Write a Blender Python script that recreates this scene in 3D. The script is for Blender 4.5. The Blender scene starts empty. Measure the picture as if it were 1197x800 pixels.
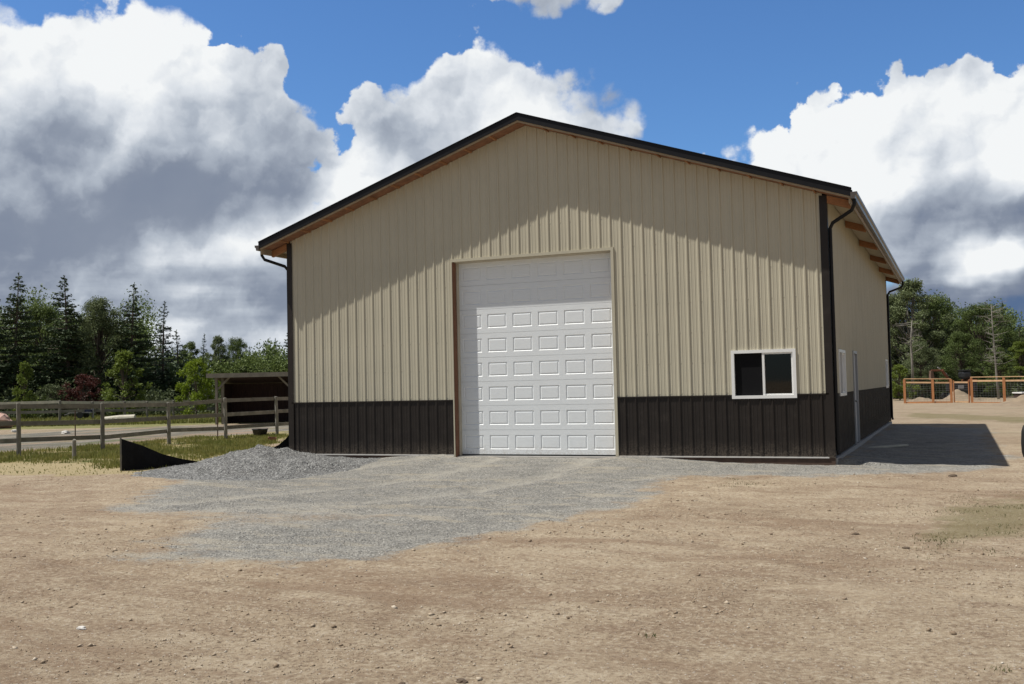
import bpy, math, random
import numpy as np
rad = math.radians
S = bpy.context.scene
COL = S.collection
rng = np.random.default_rng(7)
random.seed(7)

# ------------------------------------------------------------------ camera
CX, CY, CZ = 14.5292, -20.4598, 1.4852
YAW, PITCH, ROLL, FPX = -0.4058, 0.0430, -0.0223, 1211.95
PW, PH = 1197.0, 800.0
def cam_axes():
    cy, sy = math.cos(YAW), math.sin(YAW); cp, sp = math.cos(PITCH), math.sin(PITCH)
    f = np.array([sy*cp, cy*cp, sp]); r = np.array([cy, -sy, 0.0]); u = np.cross(r, f)
    cr, sr = math.cos(ROLL), math.sin(ROLL)
    return cr*r + sr*u, -sr*r + cr*u, f
RX, UX, FX = cam_axes()
CAM = np.array([CX, CY, CZ])
from mathutils import Matrix, Vector, noise as mnoise
cam = bpy.data.cameras.new('camera'); camo = bpy.data.objects.new('camera', cam); COL.objects.link(camo)
cam.sensor_fit = 'HORIZONTAL'; cam.sensor_width = 36.0; cam.lens = FPX/PW*36.0
cam.clip_start = 0.1; cam.clip_end = 5000
M = Matrix(((RX[0], UX[0], -FX[0], CX), (RX[1], UX[1], -FX[1], CY), (RX[2], UX[2], -FX[2], CZ), (0, 0, 0, 1)))
camo.matrix_world = M
S.camera = camo

def ray(px, py):
    v = FX*FPX + RX*(px-PW/2) - UX*(py-PH/2); return v/np.linalg.norm(v)
def at(px, py, depth):                 # point seen at a spot of the photograph, a measured distance away
    v = ray(px, py); return CAM + v*depth/(v@FX)
GZ = -0.17
def gp(px, py, z=GZ):
    v = ray(px, py); return CAM + v*(z-CAM[2])/v[2]
def ground_at(px, depth, z=GZ):        # ground point in that direction
    a = at(px, 460, depth); return np.array([a[0], a[1], z])
def hor(px): 
    a, b = 300., 600.
    for _ in range(30):
        m = (a+b)/2
        if ray(px, m)[2] > 0: a = m
        else: b = m
    return a

# ------------------------------------------------------------------ exposure, sun, world
S.view_settings.view_transform = 'Standard'; S.view_settings.look = 'None'
S.view_settings.gamma = 1.0; S.view_settings.use_curve_mapping = False
S.view_settings.exposure = 0.05
SUNV = Vector((1.90, 1.0, -4.06)).normalized()      # direction the light travels
el = math.asin(-SUNV.z); rot = math.atan2(-SUNV.x, -SUNV.y)
sl = bpy.data.lights.new('sun', 'SUN'); sl.energy = 5.0; sl.angle = rad(0.53); sl.color = (1.0, 0.955, 0.88)
so = bpy.data.objects.new('sun', sl); COL.objects.link(so); so.rotation_mode = 'QUATERNION'
so.rotation_quaternion = SUNV.to_track_quat('-Z', 'Y'); so.location = (-10, -10, 40)

world = bpy.data.worlds.new('World'); S.world = world; world.use_nodes = True
SKYSTR = 0.10

class NT:
    """tiny expression builder over a node tree"""
    def __init__(s, nt): s.nt = nt
    def n(s, t, **kw):
        o = s.nt.nodes.new(t)
        for k, v in kw.items(): setattr(o, k, v)
        return o
    def put(s, sock, v):
        if isinstance(v, bpy.types.NodeSocket): s.nt.links.new(v, sock)
        elif v is not None: sock.default_value = v
    def m(s, op, a, b=None, c=None, clamp=False):
        o = s.n('ShaderNodeMath', operation=op); o.use_clamp = clamp
        s.put(o.inputs[0], a); s.put(o.inputs[1], b); s.put(o.inputs[2], c); return o.outputs[0]
    def v(s, op, a, b=None, sc=None):
        o = s.n('ShaderNodeVectorMath', operation=op)
        s.put(o.inputs[0], a); s.put(o.inputs[1], b)
        if sc is not None: s.put(o.inputs['Scale'], sc)
        return o.outputs['Value'] if op in ('LENGTH', 'DOT_PRODUCT', 'DISTANCE') else o.outputs[0]
    def noise(s, vec, scale, detail=4, rough=0.5, dist=0.0, color=False, typ='FBM'):
        o = s.n('ShaderNodeTexNoise'); o.noise_type = typ
        s.put(o.inputs['Vector'], vec); s.put(o.inputs['Scale'], scale); s.put(o.inputs['Detail'], detail)
        s.put(o.inputs['Roughness'], rough); s.put(o.inputs['Distortion'], dist)
        return o.outputs['Color'] if color else o.outputs[0]
    def voro(s, vec, scale, feature='F1', out='Distance', detail=0, rnd=1.0):
        o = s.n('ShaderNodeTexVoronoi', feature=feature)
        s.put(o.inputs['Vector'], vec); s.put(o.inputs['Scale'], scale); s.put(o.inputs['Randomness'], rnd)
        if detail: s.put(o.inputs['Detail'], detail)
        return o.outputs[out]
    def ramp(s, f, stops, interp='LINEAR'):
        o = s.n('ShaderNodeValToRGB'); cr = o.color_ramp; cr.interpolation = interp
        while len(cr.elements) < len(stops): cr.elements.new(0.5)
        for e, (p, c) in zip(cr.elements, stops):
            e.position = p; e.color = (c if len(c) == 4 else (*c, 1)) if hasattr(c, '__len__') else (c, c, c, 1)
        s.put(o.inputs[0], f); return o.outputs[0]
    def mix(s, f, a, b, blend='MIX'):
        o = s.n('ShaderNodeMix', data_type='RGBA', blend_type=blend)
        s.put(o.inputs[0], f)
        for i, x in ((6, a), (7, b)):
            if hasattr(x, '__len__') and not isinstance(x, bpy.types.NodeSocket) and len(x) == 3: x = (*x, 1)
            s.put(o.inputs[i], x)
        return o.outputs[2]
    def sstep(s, x, a, b):
        o = s.n('ShaderNodeMapRange', interpolation_type='SMOOTHSTEP')
        s.put(o.inputs[0], x); s.put(o.inputs[1], a); s.put(o.inputs[2], b); return o.outputs[0]

def azel(px, py):
    v = ray(px, py); return math.degrees(math.atan2(v[0], v[1])), math.degrees(math.asin(v[2]))
def build_world():
    nt = world.node_tree; nt.nodes.clear(); w = NT(nt)
    sky = w.n('ShaderNodeTexSky', sky_type='NISHITA'); sky.sun_disc = False
    sky.sun_elevation = el; sky.sun_rotation = rot; sky.air_density = 1.0; sky.dust_density = 0.35; sky.ozone_density = 2.2
    d = w.v('NORMALIZE', w.n('ShaderNodeTexCoord').outputs['Generated'])
    sp = w.n('ShaderNodeSeparateXYZ'); w.put(sp.inputs[0], d)
    az = w.m('MULTIPLY', w.m('ARCTAN2', sp.outputs[0], sp.outputs[1]), 57.29578)
    elv = w.m('MULTIPLY', w.m('ARCSINE', sp.outputs[2]), 57.29578)
    cb = w.n('ShaderNodeCombineXYZ'); w.put(cb.inputs[0], az); w.put(cb.inputs[1], elv)
    P = cb.outputs[0]
    # slow warp so that the banks have no geometric outline
    wc = w.v('SUBTRACT', w.noise(d, 9.0, 3, 0.55, color=True), (0.5, 0.5, 0.5))
    wc = w.v('MULTIPLY', wc, (3.6, 2.6, 0.0))
    Pw = w.v('ADD', P, wc)
    def blob(px, py, rx, ry, src):
        a, e = azel(px, py); a2, _ = azel(px+20, py); _, e2 = azel(px, py-20)
        ra, re = rx*(a2-a)/20, ry*(e2-e)/20
        dd = w.v('LENGTH', w.v('MULTIPLY', w.v('SUBTRACT', src, (a, e, 0)), (1/ra, 1/re, 0)))
        return dd, min(ra, re)
    banks = [(180,124,126,100),(30,150,150,120),(275,138,78,78),(322,168,54,58),(335,225,42,46),(240,225,140,80),(60,250,200,90),(150,335,330,112),(-150,200,200,200),
             (572,128,64,72),(505,160,86,72),(440,232,84,58),(640,150,66,60),(688,158,36,48),(405,225,50,40),(330,300,150,75),
             (930,222,58,66),(975,172,58,60),(1050,170,80,68),(1140,150,95,82),(1000,250,130,78),(846,182,18,12),(1150,275,190,95),
             (1260,165,120,110),(700,310,300,100), (1120,360,260,60), (630,-14,44,9)]
    F = None
    for b in banks:
        dd, r = blob(*b, Pw)
        f = w.m('MULTIPLY', w.m('SUBTRACT', 1.0, dd), r)
        if F is None: F = f
        else: F = w.m('SMOOTH_MAX', F, f, 1.0)
    # everywhere out of the photographed part: scattered fair-weather cloud
    far = w.noise(d, 3.1, 5, 0.55)
    fmask = w.sstep(w.m('ABSOLUTE', w.m('ADD', az, 23.0)), 34.0, 50.0)
    F = w.m('MAXIMUM', F, w.m('ADD', w.m('MULTIPLY', w.m('SUBTRACT', far, 0.66), 40.0), w.m('MULTIPLY', w.m('SUBTRACT', fmask, 1.0), 40.0)))
    def billow(vec, sc):
        o = w.n('ShaderNodeTexVoronoi', feature='F1'); w.put(o.inputs['Vector'], vec); o.inputs['Scale'].default_value = sc
        return o.outputs['Distance']
    dw = w.v('ADD', d, w.v('MULTIPLY', w.v('SUBTRACT', w.noise(d, 40.0, 4, .6, color=True), (.5,.5,.5)), (.022,.022,.022)))
    B26 = billow(dw, 24.0); B58 = billow(dw, 54.0)
    bil = w.m('SUBTRACT', 0.50, B26)
    bil2 = w.m('SUBTRACT', 0.50, B58)
    fb = w.m('SUBTRACT', w.noise(d, 55.0, 8, 0.62), 0.5)
    disp = w.m('ADD', w.m('ADD', w.m('MULTIPLY', bil, 2.3), w.m('MULTIPLY', bil2, 1.1)), w.m('MULTIPLY', fb, 1.5))
    D = w.m('ADD', w.m('ADD', F, 0.55), w.m('MULTIPLY', disp, w.sstep(F, -1.9, -0.7)))
    soft = w.m('MULTIPLY_ADD', w.sstep(w.noise(d, 6.0, 2, .5), 0.45, 0.62), 0.8, 0.22)
    mask = w.sstep(D, w.m('MULTIPLY', soft, -0.35), soft)
    # brightness of the cloud: sun-lit heads, grey bellies
    tones = [(45,238,200,80,-.20),(262,224,110,46,-.22),(120,305,260,48,-.16),(30,352,240,30,-.08),(330,345,90,26,-.1),
             (185,62,170,62,.28),(60,75,150,70,.24),(235,285,95,32,.28),(335,275,75,50,.32),(575,110,110,95,.30),
             (430,225,95,62,.30),(1080,165,240,95,.36),(950,195,100,80,.34),(1155,312,56,24,.62),(1120,246,140,34,-.26),
             (1160,285,160,50,-.14),(1120,385,280,46,-.58),(250,385,120,26,.12),(80,385,110,22,.08),(300,170,60,46,.06),(640,160,90,70,.20),
             (350,232,40,34,-.18),(1060,330,50,30,-.22)]
    wc2 = w.v('MULTIPLY', w.v('SUBTRACT', w.noise(d, 8.0, 4, 0.5, color=True), (.5,.5,.5)), (6.5, 4.0, 0.0))
    Pb = w.v('ADD', P, wc2)
    B = 0.60
    for (x, y, rx, ry, k) in tones:
        dd, r = blob(x, y, rx*1.15, ry*1.15, Pb)
        B = w.m('ADD', B, w.m('MULTIPLY', w.sstep(dd, 1.2, 0.25), k))
    lump = None
    for sc, a_, dt in ((7.0, .85, 1), (17.0, .42, 1), (42.0, .20, 3)):
        e_ = .22/sc
        t_ = w.m('MULTIPLY', w.m('SUBTRACT', w.noise(dw, sc, dt, .5), w.noise(w.v('ADD', dw, (-e_*.8, 0.0, e_)), sc, dt, .5)), a_*1.6)
        lump = t_ if lump is None else w.m('ADD', lump, t_)
    for sc, a_, bb in ((24.0, .13, B26), (54.0, .07, B58)):
        e_ = .2/sc
        lump = w.m('ADD', lump, w.m('MULTIPLY', w.m('SUBTRACT', billow(w.v('ADD', dw, (-e_*.7, 0.0, e_)), sc), bb), a_*1.8))
    B = w.m('ADD', B, lump)
    st = w.noise(w.v('MULTIPLY', d, (3.0, 3.0, 22.0)), 2.0, 4, .5)       # flat stratus streaks low down
    B = w.m('ADD', B, w.m('MULTIPLY', w.m('MULTIPLY', w.m('SUBTRACT', st, 0.5), .75), w.sstep(elv, 11.0, 5.0)))
    # thin edges are bright where they face the sky
    B = w.m('ADD', B, w.m('MULTIPLY', w.sstep(D, 1.6, 0.0), .07))
    lowf = w.m('MULTIPLY_ADD', w.noise(d, 9.0, 4, .5), .30, .18)
    B = w.m('SMOOTH_MAX', B, w.m('MULTIPLY', w.sstep(az, -12.0, -22.0), lowf), .16)
    col = w.ramp(B, [(0.0, (0.095,0.155,0.28)), (0.15, (0.17,0.21,0.30)), (0.34, (0.235,0.275,0.355)), (0.60, (0.44,0.49,0.565)), (0.84, (0.72,0.76,0.81)), (1.0, (0.90,0.92,0.93))])
    col = w.mix(1.0, col, (1/SKYSTR*0.97,)*3, 'MULTIPLY')
    skyc = w.mix(1.0, sky.outputs[0], (0.60, 0.90, 1.24), 'MULTIPLY')
    # thin high veil added over unseen sky, overhead and behind, to neutralise ambient light
    ambient_veil = w.m('MULTIPLY', w.m('MAXIMUM', fmask, w.sstep(elv, 26.0, 40.0)), w.m('MULTIPLY_ADD', w.noise(d, 2.0, 5, .6), .4, .50))
    skyc = w.mix(ambient_veil, skyc, (2.25, 2.15, 1.95))
    out = w.mix(w.m('MULTIPLY', mask, w.sstep(elv, -3.0, -1.0)), skyc, col)
    bg = w.n('ShaderNodeBackground'); w.put(bg.inputs[0], out); bg.inputs[1].default_value = SKYSTR
    o = w.n('ShaderNodeOutputWorld'); nt.links.new(bg.outputs[0], o.inputs[0])
build_world()
S.cycles.max_bounces = 6; S.cycles.diffuse_bounces = 3; S.cycles.glossy_bounces = 3; S.cycles.transmission_bounces = 3
world.cycles.sampling_method = 'MANUAL'; world.cycles.sample_map_resolution = 256

# ------------------------------------------------------------------ helpers
def tag(o, label=None, cat=None, group=None, kind=None):
    if label: o['label'] = label
    if cat: o['category'] = cat
    if group: o['group'] = group
    if kind: o['kind'] = kind
    return o
def empty(name, loc, label, cat, group=None):
    o = bpy.data.objects.new(name, None); COL.objects.link(o); o.location = loc; o.empty_display_size = .3
    return tag(o, label, cat, group)
def link_mesh(name, me, parent=None, loc=None):
    o = bpy.data.objects.new(name, me); COL.objects.link(o)
    if parent is not None:
        o.parent = parent
        if loc is None: o.location = -Vector(parent.location)     # geometry given in world units
        else: o.location = loc
    elif loc is not None: o.location = loc
    return o
def np_mesh(name, V, F, mats=(), smooth=False):
    me = bpy.data.meshes.new(name)
    V = np.asarray(V, dtype=np.float32); F = np.asarray(F, dtype=np.int32); k = F.shape[1]
    me.vertices.add(len(V)); me.vertices.foreach_set('co', V.ravel())
    me.loops.add(F.size); me.loops.foreach_set('vertex_index', F.ravel())
    me.polygons.add(len(F)); me.polygons.foreach_set('loop_start', np.arange(len(F), dtype=np.int32)*k)
    me.polygons.foreach_set('loop_total', np.full(len(F), k, dtype=np.int32))
    if smooth: me.polygons.foreach_set('use_smooth', np.ones(len(F), dtype=bool))
    me.update(calc_edges=True); me.validate()
    for m in mats: me.materials.append(m)
    return me
class MB:
    def __init__(s): s.v = []; s.f = []
    def face(s, pts):
        b = len(s.v); s.v += [tuple(map(float, p)) for p in pts]; s.f.append(tuple(range(b, b+len(pts))))
    def box(s, x0, x1, y0, y1, z0, z1):
        return s.hexa([(x0,y0,z0),(x1,y0,z0),(x1,y1,z0),(x0,y1,z0),(x0,y0,z1),(x1,y0,z1),(x1,y1,z1),(x0,y1,z1)])
    def hexa(s, p):
        b = len(s.v); s.v += [tuple(map(float, q)) for q in p]
        for f in ((3,2,1,0),(4,5,6,7),(0,1,5,4),(1,2,6,5),(2,3,7,6),(3,0,4,7)): s.f.append(tuple(b+i for i in f))
        return s
    def bar(s, a, b, w, h, up=(0,0,1)):
        a = Vector(a); b = Vector(b); d = (b-a).normalized(); upv = Vector(up)
        side = d.cross(upv)
        if side.length < 1e-4: side = d.cross(Vector((1,0,0)))
        side.normalize(); u = side.cross(d).normalized()
        q = []
        for e in (a, b):
            for sx, sz in ((-1,-1),(1,-1),(1,1),(-1,1)): q.append(e + side*(sx*w/2) + u*(sz*h/2))
        p = [q[0], q[1], q[5], q[4], q[3], q[2], q[6], q[7]]
        return s.hexa(p)
    def tube(s, pts, radii, n=8, caps=True):
        pts = [Vector(p) for p in pts]
        if not hasattr(radii, '__len__'): radii = [radii]*len(pts)
        rings = []; prev = None
        for i, p in enumerate(pts):
            d = (pts[min(i+1, len(pts)-1)] - pts[max(i-1, 0)]).normalized()
            ref = prev if prev is not None else (Vector((1,0,0)) if abs(d.x) < .8 else Vector((0,1,0)))
            a = (ref - d*ref.dot(d)).normalized(); prev = a; b = d.cross(a)
            base = len(s.v)
            for k in range(n):
                t = 2*math.pi*k/n; s.v.append(tuple(p + (a*math.cos(t)+b*math.sin(t))*radii[i]))
            rings.append(base)
        for r0, r1 in zip(rings, rings[1:]):
            for k in range(n): s.f.append((r0+k, r0+(k+1)%n, r1+(k+1)%n, r1+k))
        if caps:
            s.f.append(tuple(rings[0]+k for k in reversed(range(n)))); s.f.append(tuple(rings[-1]+k for k in range(n)))
        return s
    def build(s, name, mat, parent=None, smooth=False, bevel=0):
        me = bpy.data.meshes.new(name); me.from_pydata(s.v, [], s.f); me.update()
        me.materials.append(mat)
        if smooth: me.polygons.foreach_set('use_smooth', [True]*len(me.polygons))
        o = link_mesh(name, me, parent)
        if bevel:
            b = o.modifiers.new('bevel', 'BEVEL'); b.width = bevel; b.segments = 2; b.limit_method = 'ANGLE'
        return o

# ------------------------------------------------------------------ materials
def newmat(name):
    m = bpy.data.materials.new(name); m.use_nodes = True; nt = m.node_tree; nt.nodes.clear(); w = NT(nt)
    out = w.n('ShaderNodeOutputMaterial'); return m, w, out
def surf(name, col, rough=0.6, metal=0.0, var=0.12, scale=3.0, bump=0.0, bscale=40.0, stretch=(1,1,1), spec=0.5, dirt=None, coat=0):
    m, w, out = newmat(name)
    tc = w.v('MULTIPLY', w.n('ShaderNodeTexCoord').outputs['Object'], stretch)
    n = w.noise(tc, scale, 6, 0.6)
    lo = tuple(c*(1-var) for c in col); hi = tuple(min(1, c*(1+var)) for c in col)
    c = w.ramp(n, [(0.3, lo), (0.7, hi)])
    if dirt:
        dc, amt, dsc = dirt
        c = w.mix(w.m('MULTIPLY', w.sstep(w.noise(tc, dsc, 6, .65), .5, .75), amt), c, dc)
    if name in ('weathered_grey_wood', 'new_cedar', 'raw_fir'): c = w.mix(w.m('MULTIPLY', w.n('ShaderNodeObjectInfo').outputs['Random'], .55), c, tuple(x*.45 for x in col))
    b = w.n('ShaderNodeBsdfPrincipled'); w.put(b.inputs['Base Color'], c); b.inputs['Metallic'].default_value = metal
    w.put(b.inputs['Roughness'], w.m('MULTIPLY_ADD', w.noise(tc, scale*3, 4, .5), 0.2, max(0.02, rough-0.1)))
    b.inputs['Specular IOR Level'].default_value = spec
    if bump:
        bn = w.n('ShaderNodeBump'); bn.inputs['Strength'].default_value = bump; bn.inputs['Distance'].default_value = 0.01
        w.put(bn.inputs['Height'], w.noise(tc, bscale, 5, .6)); w.put(b.inputs['Normal'], bn.outputs[0])
    w.nt.links.new(b.outputs[0], out.inputs[0]); return m
MT = {}
MT['beige'] = surf('beige_steel_siding', (0.475,0.44,0.335), 0.45, var=.05, scale=1.1, bump=.35, bscale=1.3, dirt=((0.36,0.30,0.22),.10,2.2), spec=.4)
MT['brown'] = surf('dark_brown_steel_siding', (0.021,0.0165,0.0135), 0.45, var=.12, scale=1.5, dirt=((0.07,0.06,0.05),.25,3.0), spec=.28)
MT['black'] = surf('black_roof_steel', (0.009,0.009,0.010), 0.45, var=.1, spec=.22)
MT['gutter'] = surf('dark_bronze_gutter', (0.085,0.072,0.062), 0.35, var=.1, spec=.6)
MT['fascia'] = surf('painted_fascia', (0.30,0.235,0.155), 0.7, var=.15, scale=5, stretch=(1,1,6))
MT['raw'] = surf('raw_fir', (0.36,0.165,0.07), 0.75, var=.25, scale=5, stretch=(3,3,10))
MT['osb'] = surf('roof_sheathing_underside', (0.23,0.11,0.06), 0.85, var=.3, scale=7)
MT['eave'] = surf('eave_underside', (0.50,0.45,0.35), 0.7, var=.08)
MT['trimlight'] = surf('pale_base_flashing', (0.62,0.60,0.56), 0.4, var=.06)
MT['skirt'] = surf('treated_skirt_board', (0.085,0.052,0.036), 0.85, var=.3, scale=6)
MT['jamb'] = surf('stained_door_jamb', (0.19,0.085,0.045), 0.75, var=.25, scale=5, stretch=(6,6,1))
MT['white'] = surf('white_vinyl', (0.80,0.80,0.78), 0.35, var=.03)
MT['doorwhite'] = surf('white_door_steel', (0.76,0.79,0.80), 0.42, var=.03, bump=.25, bscale=20, stretch=(1.5,1,26), dirt=((0.55,0.52,0.47),.12,1.4))
MT['concrete'] = surf('concrete', (0.33,0.32,0.30), 0.85, var=.15, scale=4, bump=.3)
MT['mandoor'] = surf('grey_white_door', (0.36,0.365,0.37), 0.45, var=.04)
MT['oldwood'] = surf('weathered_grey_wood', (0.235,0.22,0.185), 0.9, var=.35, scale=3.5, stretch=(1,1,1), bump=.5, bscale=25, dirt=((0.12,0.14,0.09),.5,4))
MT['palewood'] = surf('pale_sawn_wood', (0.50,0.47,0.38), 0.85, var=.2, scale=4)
MT['shedwood'] = surf('shed_dark_boards', (0.040,0.023,0.019), 0.9, var=.4, scale=3, stretch=(6,6,.6))
MT['shedroof'] = surf('shed_roof_edge', (0.20,0.185,0.145), 0.85, var=.2)
MT['cedar'] = surf('new_cedar', (0.50,0.215,0.085), 0.7, var=.2, scale=4, stretch=(3,3,1))
MT['cedarlight'] = surf('new_cedar_cap', (0.56,0.36,0.20), 0.7, var=.18, scale=4)
MT['wire'] = surf('galvanised_wire', (0.30,0.31,0.31), 0.4, metal=.8)
MT['fabric'] = surf('black_silt_fabric', (0.008,0.008,0.009), 0.8, var=.3, scale=6, bump=.8, bscale=9, spec=.2)
MT['rubber'] = surf('black_rubber', (0.018,0.019,0.019), 0.6, var=.3)
MT['rust'] = surf('rusty_steel', (0.13,0.08,0.055), 0.8, var=.3)
MT['orange'] = surf('tree_shaded_orange_paint', (0.17,0.06,0.025), 0.65, var=.15)  # orange base colour darkened to carry the shade of the trees
MT['machineblack'] = surf('machine_black', (0.02,0.021,0.023), 0.45, var=.2)
MT['machinegrey'] = surf('machine_grey', (0.33,0.33,0.33), 0.5, var=.2)
MT['interior'] = surf('bare_framing', (0.08,0.055,0.035), 0.9, var=.2)
MT['lightstone'] = surf('pale_stone', (0.58,0.56,0.52), 0.85, var=.1)
MT['clod'] = surf('earth_clod', (0.11,0.08,0.055), .95, var=.2, bump=.5)
MT['pinkrubble'] = surf('pinkish_rubble', (0.42,0.27,0.22), 0.9, var=.25, scale=5)
MT['navy'] = surf('navy_cover', (0.03,0.035,0.075), 0.6, var=.2)
MT['bark'] = surf('grey_brown_bark', (0.11,0.085,0.065), 0.95, var=.35, scale=4, stretch=(3,3,.6), bump=.6, bscale=12)
MT['palebark'] = surf('pale_alder_bark', (0.24,0.225,0.195), 0.9, var=.3, scale=3)

def splash(m, z0, col, amt):
    w = NT(m.node_tree); b = [n for n in m.node_tree.nodes if n.type == 'BSDF_PRINCIPLED'][0]
    src = b.inputs['Base Color'].links[0].from_socket
    pos = w.n('ShaderNodeNewGeometry').outputs['Position']; sp = w.n('ShaderNodeSeparateXYZ'); w.put(sp.inputs[0], pos)
    h = w.m('ADD', sp.outputs[2], w.m('MULTIPLY', w.m('SUBTRACT', w.noise(pos, 4.0, 6, .7), .5), .5))
    f = w.m('MULTIPLY', w.m('MULTIPLY', w.sstep(h, z0, -.05), amt), w.sstep(w.noise(pos, 30, 4, .7), .38, .6))
    w.put(b.inputs['Base Color'], w.mix(f, src, col))
splash(MT['brown'], .38, (0.16,0.13,0.10), .55)
splash(MT['doorwhite'], .30, (0.42,0.37,0.30), .5)
def glass_mat():
    m, w, out = newmat('window_glass')
    g = w.n('ShaderNodeBsdfGlossy'); g.inputs['Roughness'].default_value = 0.03; g.inputs['Color'].default_value = (1,1,1,1)
    t = w.n('ShaderNodeBsdfTransparent'); t.inputs['Color'].default_value = (.22,.24,.24,1)
    fr = w.n('ShaderNodeFresnel'); fr.inputs[0].default_value = 1.45
    mx = w.n('ShaderNodeMixShader'); w.put(mx.inputs[0], fr.outputs[0]); w.nt.links.new(t.outputs[0], mx.inputs[1]); w.nt.links.new(g.outputs[0], mx.inputs[2])
    w.nt.links.new(mx.outputs[0], out.inputs[0]); return m
MT['glass'] = glass_mat()
MT['screen'] = surf('insect_screen', (0.012,0.012,0.013), 0.95, var=.05, spec=.03)

def leaf_mat(name, c1, c2, trans=0.25, nscale=0.6):
    m, w, out = newmat(name)
    pos = w.n('ShaderNodeTexCoord').outputs['Object']
    n = w.noise(pos, nscale, 4, .6); f = w.noise(pos, 7.0, 2, .5)
    k = w.m('MULTIPLY_ADD', f, .6, w.m('MULTIPLY', n, .7))
    c = w.ramp(k, [(0.42, c1), (0.9, c2)])
    c = w.mix(w.m('MULTIPLY', w.n('ShaderNodeObjectInfo').outputs['Random'], .35), c, tuple(x*.6 for x in c1))
    d = w.n('ShaderNodeBsdfPrincipled'); w.put(d.inputs['Base Color'], c); d.inputs['Roughness'].default_value = .6; d.inputs['Specular IOR Level'].default_value = .25
    t = w.n('ShaderNodeBsdfTranslucent'); w.put(t.inputs['Color'], c)
    mx = w.n('ShaderNodeMixShader'); mx.inputs[0].default_value = trans
    w.nt.links.new(d.outputs[0], mx.inputs[1]); w.nt.links.new(t.outputs[0], mx.inputs[2]); w.nt.links.new(mx.outputs[0], out.inputs[0]); return m
MT['fir'] = leaf_mat('fir_needles', (0.031,0.053,0.025), (0.097,0.139,0.056), .1)
MT['fir2'] = leaf_mat('blue_fir_needles', (0.034,0.059,0.044), (0.102,0.152,0.090), .1)
MT['leaf'] = leaf_mat('broadleaf', (0.061,0.094,0.029), (0.209,0.271,0.076), .25)
MT['leafgrey'] = leaf_mat('willow_leaf', (0.085,0.115,0.051), (0.254,0.295,0.135), .25)
MT['leafbright'] = leaf_mat('spring_leaf', (0.10,0.15,0.012), (0.26,0.34,0.03), .4)
MT['leafyellow'] = leaf_mat('young_green_leaf', (0.088,0.125,0.020), (0.237,0.300,0.056), .35)
MT['leafred'] = leaf_mat('red_leaf', (0.045,0.018,0.014), (0.15,0.045,0.035), .3)
MT['brush'] = leaf_mat('brush_leaf', (0.056,0.079,0.034), (0.188,0.225,0.104), .25)
MT['grass'] = leaf_mat('grass_blade', (0.11,0.155,0.025), (0.42,0.36,0.13), .35, .8)
MT['weed'] = leaf_mat('weed_leaf', (0.10,0.11,0.04), (0.24,0.22,0.11), .3, 1.5)

# ------------------------------------------------------------------ ground
def vnoise(x, y, seed=0):
    xi = np.floor(x).astype(np.int64); yi = np.floor(y).astype(np.int64); fx = x-xi; fy = y-yi
    fx = fx*fx*(3-2*fx); fy = fy*fy*(3-2*fy)
    def h(a, b):
        n = (a*374761393 + b*668265263 + seed*974634777) & 0x7fffffff
        n = ((n ^ (n >> 13))*1274126177) & 0x7fffffff
        return ((n ^ (n >> 16)) & 0xffff)/65535.0
    return (h(xi,yi)*(1-fx)+h(xi+1,yi)*fx)*(1-fy) + (h(xi,yi+1)*(1-fx)+h(xi+1,yi+1)*fx)*fy
def fbm(x, y, oct=4, seed=0, rough=.5):
    a = 1; s = 0; t = 0
    for o in range(oct):
        s = s + a*vnoise(x*2**o+17.3*o, y*2**o-9.1*o, seed+o); t += a; a *= rough
    return s/t
def poly_sd(X, Y, poly):
    """signed distance, positive inside"""
    P = np.array(poly); d = np.full(X.shape, 1e9); ins = np.zeros(X.shape, bool)
    for (x0, y0), (x1, y1) in zip(P, np.roll(P, -1, axis=0)):
        ex, ey = x1-x0, y1-y0
        t = np.clip(((X-x0)*ex+(Y-y0)*ey)/(ex*ex+ey*ey+1e-12), 0, 1)
        d = np.minimum(d, np.hypot(X-x0-t*ex, Y-y0-t*ey))
        c = ((y0 > Y) != (y1 > Y)); xx = (x1-x0)*(Y-y0)/((y1-y0) if y1 != y0 else 1e-9)+x0
        ins ^= (c & (X < xx))
    return np.where(ins, d, -d)
def ppoly(pts): return [tuple(gp(x, y)[:2]) for x, y in pts]
GRAV = ppoly([(135,592),(170,606),(190,634),(205,651),(330,656),(430,647),(520,634),(600,621),(680,605),(728,588),(760,571),(800,560),(900,557),(1000,556),(1100,553),(1140,549)]) \
       + [(15.2, 0.2), (15.3, 16), (12.3, 17.6), (12.3, 0.3), (0.0, 0.3)] + ppoly([(330,530),(300,525),(262,533),(225,548),(180,572)])
LANE = ppoly([(-60,531),(0,529),(120,523),(200,515),(262,511.5),(345,507),(345,497),(250,497.5),(150,500),(0,508),(-60,510)])
FIELD = ppoly([(-200,506),(0,503),(150,499.5),(250,496),(345,495.5),(345,481),(150,483),(0,487),(-200,487)])
VERGE = ppoly([(-80,545),(0,541),(70,539),(140,545),(190,548),(250,538),(300,523),(345,512),(345,504),(262,510),(200,514),(120,522),(0,529),(-80,532)])
DRY = ppoly([(-120,560),(0,556),(120,556),(210,552),(190,546),(140,542),(0,538),(-120,542)])
WEEDR = ppoly([(1060,632),(1110,645),(1200,628),(1330,610),(1330,575),(1200,580),(1110,592)])
WEEDB = ppoly([(1045,488),(1120,491),(1197,496),(1330,500),(1330,489),(1197,487),(1080,482),(1045,481)])
TONG = ppoly([(60,604),(200,598),(330,597),(450,598),(500,603),(420,610),(300,613),(215,622),(60,640)])
door_c = (6.2, 0.0)
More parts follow.
